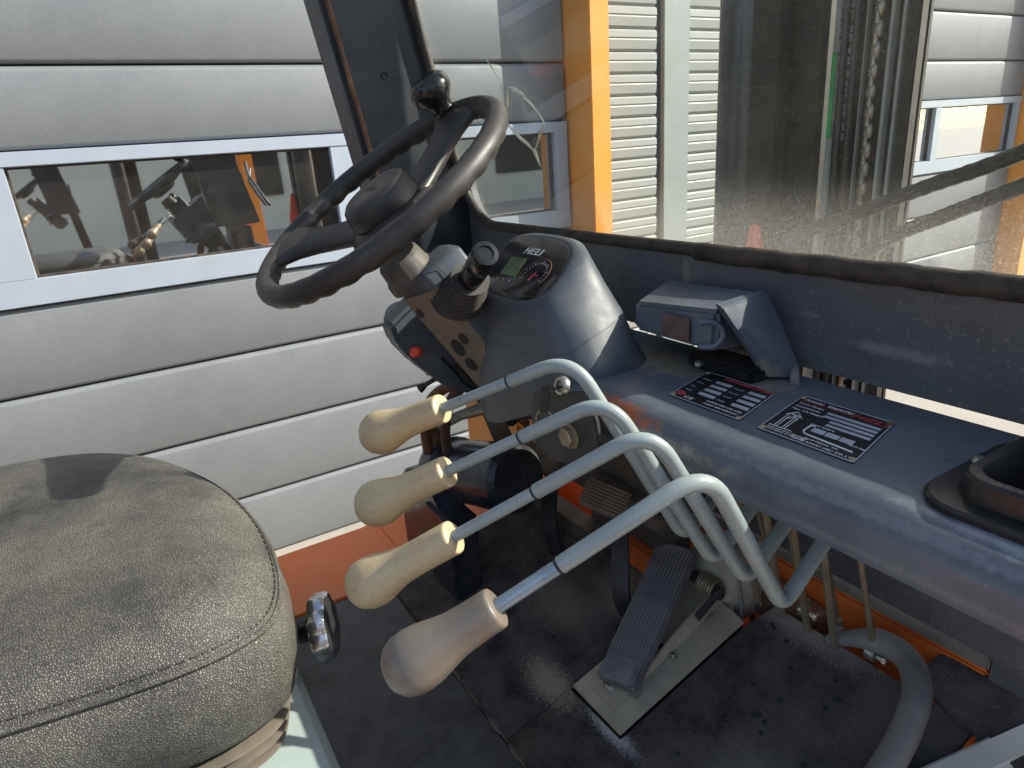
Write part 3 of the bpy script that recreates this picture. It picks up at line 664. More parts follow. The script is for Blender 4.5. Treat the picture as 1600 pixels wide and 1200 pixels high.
bm = BM(); hs = [(a.lerp(b, .5)) for a, b in zip(rings[5], rings[6])]; tube(bm, hs + [hs[0]], .0007, 5, cap=False); finish('hood_seam', bm, 'column', hood)
bm = BM()
loft(bm, [sup(.437, .703, .0395, .0765, lambda x, y: GZ(x, y) + .0032, e=3.0, shear=.3), sup(.437, .703, .037, .074, lambda x, y: GZ(x, y) + .0045, e=3.0, shear=.3)], cap0=False); finish('gauge_panel', bm, 'dial', hood, angle=30)
gx = Vector((.3 * 0, -1, 0)); gy = Vector((1, 0, .75)).normalized()
def G(u, v, h=0):   # u to the right (m), v up the panel (m)
    c_ = Vector((.437, .703, GZ(.437, 0) + .0048)); return c_ + Vector((0, -1, 0)) * (u - .0) + gy * v + Vector((0, .3, 0)) * v * .8 + Vector((-.6, 0, .8)) * h
GX = Vector((0, -1, 0)); GY = gy
def gpoly(nm, uv, mt, h=.0004):
    bm = BM(); prism(bm, [G(u, v) for u, v in uv], Vector((-.6, 0, .8)) * h); return finish(nm, bm, mt, hood, smooth=False)
text('logo', 'HELI', G(-.022, .018, .0004), GX, GY, .0145, 'platewhite', hood, .2, .00015, ext=.0002, sx=1.25)
gpoly('display', [(-.040, -.020), (-.004, -.020), (-.004, .010), (-.040, .010)], 'lcd')
bm = BM(); cc = G(.030, -.012)
for k in range(19):
    a = R(200 - k * 12); d_ = GX * math.cos(a) + GY * math.sin(a); L0 = .0185; L1 = .0235 if k % 3 == 0 else .0215
    tube(bm, [cc + d_ * L0, cc + d_ * L1], .0003, 4)
finish('gauge_ticks', bm, 'platewhite', hood)
bm = BM(); tube(bm, [cc + (GX * math.cos(t) + GY * math.sin(t)) * .0265 for t in [R(215 - i * 12) for i in range(21)]], .0005, 4); finish('gauge_ring', bm, 'rust', hood)
bm = BM(); tube(bm, [cc + (GX * -.1 - GY) * .009, cc + (GX * .12 + GY) * .006], [.0009, .0005], 5); tube(bm, [cc - GX * .002, cc + GX * .009 + GY * .001], .0005, 5); finish('needle', bm, 'pink', hood)
for k in range(6):
    u = -.046 + k * .007; bm = BM(); lathe(bm, G(u, -.027, .0), Vector((-.6, 0, .8)), [(0, .0016), (.0004, .0014)], 10); finish('warning_light', bm, 'platesil' if k % 2 else 'rust', hood)

# ---- steering column
A_ = Vector((.556, 0, -.831)); N_ = Vector((-.831, 0, -.556))     # along the column (down), and towards the rear/underside
col = bpy.data.objects.new('steering_column', None); COL.objects.link(col); col.location = (.40, .78, H - .25); col.parent = fk; col.matrix_parent_inverse = world_of(fk).inverted()
c0 = Vector((.317, .79, -.135))
def Cp(s, n_, y): return Vector((c0.x, y, c0.z)) + A_ * s + N_ * n_
def cover_ring(s, n0, n1, y0, y1, rr=.012):
    o = []
    for (n_, y, sn, sy) in ((n1, y0, -1, 1), (n1, y1, -1, -1), (n0, y1, 1, -1), (n0, y0, 1, 1)):
        cy_ = y + sy * rr; cn = n_ + sn * rr
        st = {(-1, 1): PI, (-1, -1): PI / 2 * 1, (1, -1): 0, (1, 1): -PI / 2}[(sn, sy)]
        for k in range(5):
            a = k / 4 * PI / 2
            if (sn, sy) == (-1, 1): dn, dy = math.sin(a), -math.cos(a)
            elif (sn, sy) == (-1, -1): dn, dy = math.cos(a), math.sin(a)
            elif (sn, sy) == (1, -1): dn, dy = -math.sin(a), math.cos(a)
            else: dn, dy = -math.cos(a), -math.sin(a)
            nn_ = cn + dn * rr; yy_ = cy_ + dy * rr; nn_ -= .55 * (y1 - yy_) * (nn_ - n0) / (n1 - n0)
            o.append(Cp(s, nn_, yy_))
    return o
bm = BM()
loft(bm, [cover_ring(.002, -.050, .020, .750, .782, .008), cover_ring(.010, -.060, .027, .742, .787, .009), cover_ring(.08, -.060, .028, .737, .789, .009), cover_ring(.20, -.070, .028, .735, .791, .009), cover_ring(.265, -.075, .027, .733, .792, .009), cover_ring(.29, -.065, .012, .736, .786, .009)])
finish('column_cover', bm, 'column', col, angle=50)
bm = BM()     # dusty rear face strip
loft(bm, [[Cp(s, .0285 + h_, y) for (h_, y) in ((-.006 - .55 * .050, .737), (.0012 - .55 * .050, .7385), (.0012, .7865), (-.006, .791))] for s in (.024, .05, .1, .2, .266)]); finish('rear_cover', bm, 'colrear', col, smooth=False)
for (s, y, a, b) in ((.105, .760, .010, .006), (.118, .793, .016, .009), (.150, .795, .013, .008), (.245, .765, .006, .003), (.050, .815, .008, .005)):
    bm = BM()
    y = .742 + (y - .742) * .52
    lathe(bm, Cp(s, .0302 - .55 * (.7865 - y), y), N_ - Vector((0, .5, 0)), [(0, .01), (.0006, .0098), (.0007, 0)], 24, sc=(b / .01, a / .01)); finish('recess', bm, 'gap', col)
bm = BM(); lathe(bm, c0 - A_ * .022, A_, [(0, .026), (.004, .029), (.022, .031), (.026, .034), (.038, .035)], 40, mod=lambda a, h: 1 + (.02 * math.cos(24 * a) if h < .03 else 0)); finish('column_collar', bm, 'collar', col, angle=30)
bm = BM(); tube(bm, [Cp(.0, -.02, .741), Cp(.03, -.022, .7375), Cp(.06, .0, .7355), Cp(.0601, .001, .7355)], .0007, 5)
tube(bm, [Cp(.05, -.036, .7372), Cp(.10, -.034, .7355), Cp(.17, -.035, .734), Cp(.25, -.037, .732)], .0009, 5); finish('cover_seam', bm, 'gap', col)
# direction stalk with bellows
b0 = Vector((.362, .742, -.172)); tipp = Vector((.350, .640, -.105)); ds = (tipp - b0).normalized(); L_ = (tipp - b0).length
st = bpy.data.objects.new('direction_stalk', None); COL.objects.link(st); st.location = b0 + Vector((0, 0, H)); st.parent = fk; st.matrix_parent_inverse = world_of(fk).inverted()
bm = BM(); pf = []
for k in range(99):
    t = k / 98; pf.append((t * .058, .0295 - .0100 * t + .0026 * math.cos(t * 7 * 2 * PI)))
lathe(bm, b0 - ds * .004, ds, pf, 32, sc=(1.12, .92)); finish('bellows', bm, 'rubber', st, angle=70)
bm = BM(); lathe(bm, b0 + ds * .052, ds, [(0, .014), (.01, .0145), (.03, .0145), (.033, .0135), (.036, .0135), (.038, .0152), (L_ - .056, .0155), (L_ - .053, .0145), (L_ - .0525, .009), (L_ - .0545, .0085), (L_ - .0545, 0)], 32); finish('grip', bm, 'glossblack', st, angle=40)
# left side light/horn bracket behind the column
lb = bpy.data.objects.new('switch_bracket', None); COL.objects.link(lb); lb.location = (.40, .92, H - .30); lb.parent = fk; lb.matrix_parent_inverse = world_of(fk).inverted()
bm = BM(); q = [Cp(s, n_, .0) for s, n_ in ((.06, .055), (.09, .066), (.135, .064), (.20, .052), (.235, .03), (.235, -.06), (.06, -.06))]
prism(bm, [(p.x, .845, p.z) for p in q], (0, .045, 0), .006); finish('bracket_shell', bm, 'column', lb)
q = Cp(.10, .050, .845)
bm = BM(); lathe(bm, Cp(.115, .052, .843), Vector((-.7, -.6, .2)), [(0, .008), (.008, .008), (.010, .006)], 18); finish('red_button', bm, 'redbtn', lb)
q = Cp(.175, .055, .86); d_ = Vector((-.5, .35, -.35)).normalized()
bm = BM(); tube(bm, [q, q + d_ * .02], .0035, 10); tube(bm, [q + d_ * .02, q + d_ * .03], [.0045, .0075], 10); finish('small_stalk', bm, 'blackpl', lb)
for (s, n_) in ((.12, .066), (.165, .06)):
    bm = BM(); lathe(bm, Cp(s, n_ - .002, .87), N_, [(0, .003), (.002, .0028), (.003, 0)], 10); finish('screw', bm, 'zinc', lb)
# wires and linkage under the column
random.seed(3)
def wob(a, b, amp, n=7, sag=0.0):
    a = Vector(a); b = Vector(b); o = []
    for k in range(n + 1):
        t = k / n; o.append(a.lerp(b, t) + Vector((random.uniform(-amp, amp), random.uniform(-amp, amp), random.uniform(-amp, amp) - sag * math.sin(PI * t))) * (1 if 0 < k < n else 0))
    return catmull(o, 4, closed=False)
for k in range(7):
    bm = BM(); a = Cp(.15 + .006 * k, .032 - .004 * k, .845 + .004 * k); b = Cp(.33, .01 - .006 * k, .80 + .012 * k)
    tube(bm, wob(a, b, .006), .0018 + .0006 * (k % 3), 6); finish('wire', bm, ('blackpl', 'wirebrown', 'gap', 'copper', 'blackpl', 'gap', 'rubber')[k], fk)
bm = BM(); prism(bm, [Cp(.15, .030, .847), Cp(.33, .020, .847), Cp(.34, -.05, .847), Cp(.15, -.05, .847)], (0, .04, 0), .003); finish('wiring_channel', bm, 'gap', fk)

# ---- steering wheel
wc = Vector((.2908, .7907, -.0444)); wt = .5896
wu = Vector((math.cos(wt), 0, math.sin(wt))); wv = Vector((0, 1, 0)); wn = Vector((-math.sin(wt), 0, math.cos(wt)))
sw = bpy.data.objects.new('steering_wheel', None); COL.objects.link(sw); sw.location = wc + Vector((0, 0, H)); sw.parent = fk; sw.matrix_parent_inverse = world_of(fk).inverted()
RW = .17
bm = BM(); segs = 240; rg = []
for i in range(segs):
    a = 2 * PI * i / segs; rad = wu * math.cos(a) + wv * math.sin(a); ringv = []
    for k in range(16):
        b = 2 * PI * k / 16; r_ = .0130
        # finger grips on the underside / inner side
        grip = max(0, -math.cos(b)) * .5 + max(0, -math.sin(b)) * .8
        r_ *= 1 - .20 * grip * (0.5 - 0.5 * math.cos(a * 36)) ** 1.5 
        ringv.append(bm.verts.new(wc + rad * (RW + r_ * math.cos(b)) + wn * (r_ * 1.08 * math.sin(b))))
    rg.append(ringv)
for i in range(segs):
    for k in range(16): bm.faces.new((rg[i][k], rg[i][(k + 1) % 16], rg[(i + 1) % segs][(k + 1) % 16], rg[(i + 1) % segs][k]))
finish('rim', bm, 'wheel', sw, angle=80)
def spoke(a):
    rad = wu * math.cos(R(a)) + wv * math.sin(R(a)); tan = -wu * math.sin(R(a)) + wv * math.cos(R(a)); rings = []
    for t, wd, th, h in ((.025, .034, .012, -.026), (.05, .027, .011, -.024), (.08, .0215, .0105, -.020), (.11, .021, .0105, -.013), (.135, .025, .011, -.006), (.152, .034, .011, -.001), (.166, .045, .009, .0)):
        rings.append([wc + rad * t + tan * wd * 1.25 * abs(math.cos(b)) ** .75 * math.copysign(1, math.cos(b)) + wn * (h + th * abs(math.sin(b)) ** .75 * math.copysign(1, math.sin(b))) for b in [2 * PI * k / 20 for k in range(20)]])
    bm = BM(); loft(bm, rings); finish('spoke', bm, 'wheel', sw, angle=70)
for a in (10, 130, 250): spoke(a)
bm = BM(); lathe(bm, wc - wn * .048, wn, [(0, .040), (.006, .058), (.014, .064), (.022, .060), (.030, .05)], 48); finish('hub', bm, 'wheel', sw)
bm = BM(); lathe(bm, wc - wn * .020, wn, [(0, .040), (.002, .0465), (.006, .048), (.020, .047), (.027, .0445), (.0315, .039), (.033, .030), (.0325, .015), (.032, 0)], 56); finish('horn_cap', bm, 'wheel', sw, angle=60)
text('emblem', 'HELI', wc + wn * .0124 + wv * .016 - wu * .003, -wv, wu, .011, 'wheel', sw, .2, .0002, ext=.0004, sx=1.3)
kbp = wc + (wu * math.cos(R(17)) + wv * math.sin(R(17))) * .163 + wn * .008
bm = BM(); lathe(bm, kbp, (wn + wu * .02 + wv * .06), [(0, .0135), (.004, .0142), (.0045, .0155), (.009, .0150), (.014, .0165), (.019, .0215), (.026, .0265), (.034, .0280), (.043, .0255), (.048, .0200), (.0495, .0145), (.0482, .012), (.0478, 0)], 40)
finish('spinner_knob', bm, 'glossblack', sw, angle=50)

# ---- four control levers
LEV = [
 ((.200, .684, -.297), (.345, .483, -.187), (.420, .411, -.373), (.475, .428, -.362), .42, .737, 'cream', 'farthest lever, next to the steering column, with clean cream knob'),
 ((.165, .621, -.348), (.340, .424, -.209), (.420, .372, -.382), (.475, .376, -.343), .396, .69, 'cream', 'second lever from the steering column, cream knob'),
 ((.125, .549, -.389), (.335, .365, -.217), (.420, .335, -.381), (.475, .339, -.346), .383, .654, 'cream', 'third lever from the steering column, cream knob with worn print'),
 ((.105, .397, -.364), (.325, .297, -.223), (.420, .296, -.384), (.475, .298, -.342), .352, .549, 'creamdirty', 'nearest lever, with dirty brown-grey knob')]
for T_, C_, B_, E_, tj, ts, km, lab in LEV:
    T_, C_, B_, E_ = map(Vector, (T_, C_, B_, E_))
    lv = bpy.data.objects.new('control_lever', None); COL.objects.link(lv); lv.location = B_ + Vector((0, 0, H)); lv.parent = fk; lv.matrix_parent_inverse = world_of(fk).inverted(); lv['label'] = lab
    J = T_.lerp(C_, tj); S = T_.lerp(C_, ts); d_ = (C_ - T_).normalized(); L_ = (J - T_).length
    bm = BM(); tube(bm, [J - d_ * .03, S - d_ * .001], .0056, 20); finish('rod', bm, 'leverbare' if km == 'creamdirty' else 'lever', lv)
    bm = BM(); E2 = E_ + (E_ - B_).normalized() * .05
    path = fillet([S, C_, B_, E2], [.034, .017], 10)
    path = [S, S + d_ * .0005, S + d_ * .0015] + path[1:]
    tube(bm, path, [.0058, .0064] + [.0068] * (len(path) - 2), 20)
    obj_ring = BM(); tube(obj_ring, [S - d_ * .0022, S + d_ * .0002], .0059, 20); finish('sleeve_joint', obj_ring, 'gap', lv)
    finish('bent_tube', bm, 'lever', lv)
    k_ = .0243
    prof_ = [(0, 0), (.0008, .25 * k_), (.004, .62 * k_), (.010, .86 * k_), (.018, .98 * k_), (.027, 1.0 * k_), (.036, .94 * k_), (.048, .82 * k_), (.060, .71 * k_), (.074, .67 * k_), (.088, .65 * k_), (L_ - .003, .65 * k_), (L_ - .001, .63 * k_), (L_, .57 * k_), (L_, .3 * k_)]
    bm = BM(); lathe(bm, T_, d_, prof_, 36, mod=lambda a, h: 1 + (.022 * math.cos(4 * a) if h < .03 else 0)); finish('knob', bm, km, lv, angle=60)
# vertical link rods with clevis ends below the shelf
for k, (x, y, zb2) in enumerate(((.54, .468, -.572), (.54, .425, -.572), (.54, .380, -.572), (.54, .335, -.575), (.54, .505, -.60))):
    ro = bpy.data.objects.new('link_rod', None); COL.objects.link(ro); ro.location = (x, y, H + zb2); ro.parent = fk; ro.matrix_parent_inverse = world_of(fk).inverted()
    bm = BM(); tube(bm, [(x, y, -.262), (x + .115, y + .004, zb2)], .0034, 10); finish('rod', bm, 'zinc', ro)
    bm = BM(); c_ = Vector((x + .115, y + .004, zb2)); tube(bm, [c_ + Vector((0, 0, .004)), c_ - Vector((0, 0, .006))], .0055, 6)
    lathe(bm, c_ + Vector((0, .007, -.013)), (0, -1, 0), [(0, .006), (.002, .0085), (.012, .0085), (.014, .006)], 16)
    tube(bm, [c_ + Vector((0, .004, -.013)), c_ + Vector((0, -.018, -.013))], .003, 8); hexhead(bm, c_ + Vector((0, -.014, -.013)), (0, -1, 0), .0055, .005)
    finish('clevis', bm, 'steel', ro)
    bm = BM(); tube(bm, [c_ - Vector((0, 0, .02)), c_ + Vector((.01, 0, -.16))], .004, 8); finish('lower_rod', bm, 'rust', ro)
bm = BM()
for k, y in enumerate((.428, .389, .352, .315)): tube(bm, [(.56, y + .06, -.31), (.64, y + .06, -.60)], .0045, 8)
tube(bm, [(.51, .26, -.330), (.51, .56, -.330)], .008, 12); finish('lever_shaft', bm, 'zinc', fk)

# ---- bent metal cover on the shelf
cv = bpy.data.objects.new('metal_cover', None); COL.objects.link(cv); cv.location = (.55, .5, H - .2); cv.parent = fk; cv.matrix_parent_inverse = world_of(fk).inverted()
bm = BM()
hexa(bm, [(.500, .573, -.209), (.590, .628, -.209), (.590, .462, -.22), (.503, .456, -.211), (.500, .573, -.176), (.590, .613, -.168), (.584, .467, -.163), (.503, .452, -.167)], .005)
finish('cover_body', bm, 'shelf', cv)
bm = BM()
prism(bm, [(.497, .452, -.158), (.585, .466, -.160), (.590, .426, -.236), (.575, .415, -.240), (.548, .433, -.238)], (.0, -.010, -.003), .0015); finish('side_flap', bm, 'shelf', cv)
bm = BM(); tube(bm, [Vector((.500, .4625, -.193)) + Vector((.0, -.6 * math.sin(t), .8 * math.cos(t))) * .017 + Vector((.012 * math.sin(t), 0, 0)) for t in [R(-30 + i * 22) for i in range(12)]], .0032, 8); finish('slotted_tab', bm, 'shelf', cv)
bm = BM(); box(bm, .525, .566, .425, .515, -.245, -.229, .004); finish('cover_bracket', bm, 'glossblack', cv)
for (x, y) in ((.524, .495), (.530, .437)):
    bm = BM(); lathe(bm, (x, y, -.238), (-.7, 0, .7), [(0, .0045), (.003, .0042), (.0045, 0)], 12); finish('bolt', bm, 'steel', cv)
bm = BM(); tube(bm, [(.583, .423, -.233), (.572, .410, -.238), (.560, .400, -.244)], .0045, 10); finish('cover_foot', bm, 'tube', cv)
bm = BM(); box(bm, .4975, .4988, .485, .525, -.205, -.180); finish('worn_sticker', bm, 'stickerbrown', cv, smooth=False)

# ---- tray at the right end of the shelf
tr = bpy.data.objects.new('storage_tray', None); COL.objects.link(tr); tr.location = (.49, .12, H - .245); tr.parent = fk; tr.matrix_parent_inverse = world_of(fk).inverted()
def rrect(x0, x1, y0, y1, r_, z_, n=6):
    o = []
    for cx_, cy_, a0 in ((x1 - r_, y1 - r_, 0), (x0 + r_, y1 - r_, 90), (x0 + r_, y0 + r_, 180), (x1 - r_, y0 + r_, 270)):
        for k in range(n + 1):
            a = R(a0 + 90 * k / n); o.append((cx_ + r_ * math.cos(a), cy_ + r_ * math.sin(a), z_))
    return o
bm = BM()
loft(bm, [rrect(.425, .572, .0, .212, .03, SZ + .0005), rrect(.425, .572, .0, .212, .03, SZ + .004), rrect(.427, .570, .002, .210, .029, SZ + .006), rrect(.441, .556, .016, .196, .024, SZ + .0065), rrect(.443, .554, .018, .194, .022, SZ + .020), rrect(.445, .552, .020, .192, .021, SZ + .022), rrect(.451, .546, .026, .186, .018, SZ + .022), rrect(.453, .544, .028, .184, .017, SZ + .019), rrect(.456, .541, .031, .181, .016, SZ - .002), rrect(.462, .536, .037, .176, .014, SZ - .07), rrect(.470, .528, .045, .168, .010, SZ - .073)], cap0=False, cap1=True)
finish('tray_rim', bm, 'blackpl', tr, angle=35)
bm = BM(); lathe(bm, (.505, .2035, SZ + .0065), (0, 0, 1), [(0, .006), (.001, .0058), (.003, .004), (.0035, 0)], 18); finish('tray_screw', bm, 'steel', tr)

# ---- ignition lock plate and bolt
ig = bpy.data.objects.new('ignition_panel', None); COL.objects.link(ig); ig.location = (.42, .56, H - .30); ig.parent = fk; ig.matrix_parent_inverse = world_of(fk).inverted()
bm = BM(); prism(bm, [(.372, .60, -.262), (.372, .50, -.232), (.372, .485, -.262), (.372, .478, -.300), (.372, .500, -.322), (.372, .575, -.335), (.372, .61, -.32)], (.006, 0, 0), .0015); finish('lock_plate', bm, 'arm', ig)
bm = BM(); lathe(bm, (.371, .535, -.236), (-1, 0, .2), [(0, .0105), (.004, .0105), (.006, .009), (.006, .0065), (.002, .006), (.002, 0)], 24); finish('key_barrel', bm, 'steel', ig)
bm = BM(); hexhead(bm, (.371, .527, -.290), (-1, 0, 0), .0115, .009); lathe(bm, (.3715, .527, -.290), (-1, 0, 0), [(0, .014), (.0015, .014), (.0016, 0)], 24); finish('bolt', bm, 'zinc', ig)
# the key with its ring hangs in the lock: a thing of its own
ky = root('ignition_key', (.36, .536, -.245), 'small ignition key with a thin wire ring hanging from the lock beside the steering column', 'key')
bm = BM(); tube(bm, [(.368, .535, -.236), (.352, .537, -.238)], .0022, 6, sq=(1, .5)); prism(bm, [(.354, .534, -.232), (.348, .541, -.232), (.346, .546, -.262), (.352, .540, -.264)], (.002, .002, 0), .0006); finish('key_blade', bm, 'blackpl', ky)
bm = BM(); tube(bm, [Vector((.352, .545, -.274)) + Vector((-.35 * math.cos(t), math.cos(t) * .9, math.sin(t))) * .0125 for t in [i * PI / 12 for i in range(25)]], .0006, 5, cap=False); finish('key_ring', bm, 'steel', ky)

# ---- dark gloss actuator and housing left of the pedals
nv = bpy.data.objects.new('brake_booster', None); COL.objects.link(nv); nv.location = (.42, .9, H - .5); nv.parent = fk; nv.matrix_parent_inverse = world_of(fk).inverted()
bm = BM(); lathe(bm, (.415, .985, -.520), (.12, -1, .26), [(0, .02), (.0, .048), (.02, .055), (.05, .056), (.055, .050), (.10, .050), (.105, .053), (.22, .053), (.23, .045), (.23, 0)], 40); finish('cylinder', bm, 'navy', nv, angle=30)
bm = BM()
pc = [(.355, 1.055, -.70)] + [(.355, .955 + .1 * math.cos(a), -.575 + .075 * math.sin(a)) for a in [k * PI / 10 for k in range(11)]] + [(.355, .855, -.70)]
prism(bm, pc, (.045, 0, 0), .006); finish('housing', bm, 'navy', nv)
bm = BM(); box(bm, .350, .40, .83, .93, -.70, -.535, .006); finish('side_plate', bm, 'navy', nv)
bm = BM(); tube(bm, [(.400, .965, -.44), (.395, .965, -.47)], .016, 20); hexhead(bm, (.401, .965, -.44), (0, 0, 1), .012, .008); finish('filler_bolt', bm, 'rust', nv)
bm = BM(); prism(bm, [(.40, .985, -.435), (.44, .97, -.43), (.52, .80, -.33), (.50, .80, -.335), (.405, .95, -.437)], (0, 0, .004)); finish('link_plate', bm, 'tube', nv)
for k in range(2):
    bm = BM(); tube(bm, catmull([(.38 + .02 * k, .955 - .035 * k, -.47), (.378 + .02 * k, .95 - .035 * k, -.42), (.385 + .02 * k, .935 - .03 * k, -.375), (.40 + .015 * k, .90 - .02 * k, -.345), (.42, .87, -.34)], 6, closed=False), .0085, 12); finish('hose', bm, 'rust' if k == 0 else 'wirebrown', nv)
bm = BM(); tube(bm, [(.42, .90, -.40), (.50, .74, -.335)], .005, 10); finish('push_rod', bm, 'zinc', nv)
bm = BM(); prism(bm, [(.47, .965, -.36), (.49, .935, -.36), (.53, .925, -.50), (.51, .955, -.50)], (.006, 0, 0)); finish('stay', bm, 'colrear', nv)
bm = BM(); box(bm, .56, .59, .96, 1.17, -.70, -.47, .004); finish('left_fender', bm, 'post', fk)

# ---- pedals
def pedal(name, c_, ux, uy, w_, h_, mt, ribs, arm, label):
    p = bpy.data.objects.new(name, None); COL.objects.link(p); p.location = Vector(c_) + Vector((0, 0, H)); p.parent = fk; p.matrix_parent_inverse = world_of(fk).inverted(); p['label'] = label
    c_ = Vector(c_); ux = Vector(ux).normalized(); uy = Vector(uy).normalized(); nn = ux.cross(uy).normalized()
    if nn.z < 0: nn = -nn
    Q = lambda u, v, n_=0: c_ + ux * u + uy * v + nn * n_
    bm = BM(); prism(bm, [Q(-w_ / 2, -h_ / 2), Q(w_ / 2, -h_ / 2), Q(w_ / 2, h_ / 2), Q(-w_ / 2, h_ / 2)], nn * .009, .004, 2)
    finish('pad', bm, mt, p)
    if ribs:
        for k in range(ribs):
            v = -h_ / 2 + h_ * (k + .5) / ribs
            bm = BM(); prism(bm, [Q(-w_ / 2 + .003, v - h_ / ribs * .3, .009), Q(w_ / 2 - .003, v - h_ / ribs * .3, .009), Q(w_ / 2 - .003, v + h_ / ribs * .3, .009), Q(-w_ / 2 + .003, v + h_ / ribs * .3, .009)], nn * .0025, .0008, 1); finish('rib', bm, mt, p)
    if arm:
        ap = catmull([Q(*a) if False else Vector(a) for a in arm], 6, closed=False)
        bm = BM(); rg_ = []
        for i_, q_ in enumerate(ap):
            t_ = (ap[min(i_ + 1, len(ap) - 1)] - ap[max(i_ - 1, 0)]).normalized(); wv_ = Vector((.45, -.89, 0)); wv_ = (wv_ - t_ * wv_.dot(t_)).normalized(); tv_ = t_.cross(wv_)
            rg_.append([q_ + wv_ * a_ * .0125 + tv_ * b_ * .003 for a_, b_ in ((-1, -1), (1, -1), (1, 1), (-1, 1))])
        loft(bm, rg_); finish('pedal_arm', bm, 'arm', p, angle=50)
    return p
pedal('inching_pedal', (.535, .835, -.490), (.35, -1, -.1), (.8, .3, .55), .055, .05, 'brownpad', 0, [(.54, .82, -.50), (.515, .80, -.545), (.505, .785, -.585), (.515, .785, -.635)], 'small square dusty brown pedal')
pedal('brake_pedal', (.545, .692, -.505), (.55, -1, -.25), (.8, .5, .4), .075, .050, 'brownpad', 8, [(.555, .675, -.515), (.52, .63, -.555), (.50, .605, -.60), (.515, .60, -.650)], 'ribbed brown pedal between the small pedal and the accelerator')
acc = bpy.data.objects.new('accelerator', None); COL.objects.link(acc); acc.location = (.45, .5, H - .64); acc.parent = fk; acc.matrix_parent_inverse = world_of(fk).inverted()
def TP(x, y, h=0): return Vector((x, y, tz(x) + h * .96))
bm = BM(); t_ = [TP(.387, .571, .001), TP(.387, .4755, .001), TP(.598, .4755, .001), TP(.603, .50, .001), TP(.603, .571, .001)]
prism(bm, t_, (0, 0, .003), .001); finish('base_tray', bm, 'beige', acc)
bm = BM(); prism(bm, [TP(.402, .553, .004), TP(.399, .503, .004), TP(.585, .515, .004), TP(.63, .535, .004), TP(.62, .60, .004), TP(.50, .56, .004)], (0, 0, .003), .001)
prism(bm, [TP(.43, .506, .006), TP(.60, .515, .006), TP(.635, .53, .006), TP(.62, .53, .024), TP(.50, .515, .020)], (0, .003, 0)); finish('bracket', bm, 'beige', acc, angle=30)
for (x, y, r_) in ((.418, .532, .0065), (.500, .505, .004)):
    bm = BM(); hexhead(bm, TP(x, y, .006), (0, 0, 1), r_, .005); lathe(bm, TP(x, y, .006), (0, 0, 1), [(0, r_ * 1.3), (.001, r_ * 1.3), (.0011, 0)], 18); finish('bolt', bm, 'steel', acc)
for (x, y) in ((.50, .527), (.525, .522)):
    bm = BM(); lathe(bm, TP(x, y, .0072), (-.28, 0, .96), [(0, .005), (.0003, .005), (.0004, 0)], 16); finish('hole', bm, 'gap', acc)
P0 = Vector((.418, .520, -.643)); P1 = Vector((.592, .588, -.548)); pu = (P1 - P0).normalized(); pv = Vector((0, 1, 0)); pv = (pv - pu * pv.dot(pu)).normalized(); pn = pu.cross(pv).normalized()
if pn.z < 0: pn = -pn
Lp = (P1 - P0).length
def PQ(t, s, n_=0): return P0 + pu * t + pv * s + pn * n_
w0, w1 = .029, .031
out_ = [(0, -w0), (Lp - .014, -w1), (Lp - .004, -w1 * .8), (Lp, -w1 * .4), (Lp, w1 * .5), (Lp - .006, w1 * .9), (Lp - .02, w1), (0, w0)]
bm = BM(); prism(bm, [PQ(t, s, -.008) for t, s in out_], pn * .014, .003, 2); finish('pad', bm, 'pedal', acc)
for k in range(11):
    s = -.0255 + k * .0051
    bm = BM(); prism(bm, [PQ(.034, s - .0017, .006), PQ(Lp - .010, s * 1.08 - .0017, .006), PQ(Lp - .010, s * 1.08 + .0017, .006), PQ(.034, s + .0017, .006)], pn * .0013, .0004, 1); finish('rib', bm, 'pedal', acc)
bm = BM(); prism(bm, [PQ(.001, -.019, .006), PQ(.028, -.019, .006), PQ(.028, .019, .006), PQ(.001, .019, .006)], pn * .0012, .0004, 1); finish('toe_patch', bm, 'pedal', acc)
bm = BM(); tube(bm, [PQ(.004, -.026, -.006), PQ(.004, .026, -.006)], .004, 10); lathe(bm, PQ(.004, -.024, -.006), -pv, [(0, .009), (.003, .009), (.004, .004), (.005, 0)], 18); finish('hinge_pin', bm, 'steel', acc)
# spring and lever behind the accelerator
sc_ = Vector((.590, .530, -.578)); bm = BM(); hp = []
for k in range(110):
    a = k / 109 * 7 * 2 * PI; hp.append(sc_ + Vector((math.cos(a) * .014, -.004 * 7 * k / 109 + .012, math.sin(a) * .014)))
tube(bm, hp, .0016, 6); finish('spring', bm, 'zinc', acc)
bm = BM(); tube(bm, [(.588, .515, -.578), (.588, .56, -.576)], .0085, 14); tube(bm, [(.588, .512, -.578), (.55, .512, -.600)], .0075, 10, sq=(.4, 1)); lathe(bm, (.588, .509, -.578), (0, -1, 0), [(0, .008), (.003, .008), (.004, .004), (.005, 0)], 16); finish('return_lever', bm, 'arm', acc)
for k in range(3):
    bm = BM(); tube(bm, [TP(.553 + k * .006, .502, .014), TP(.556 + k * .006, .502, .026)], .0016, 6); finish('clip', bm, 'steel', acc)

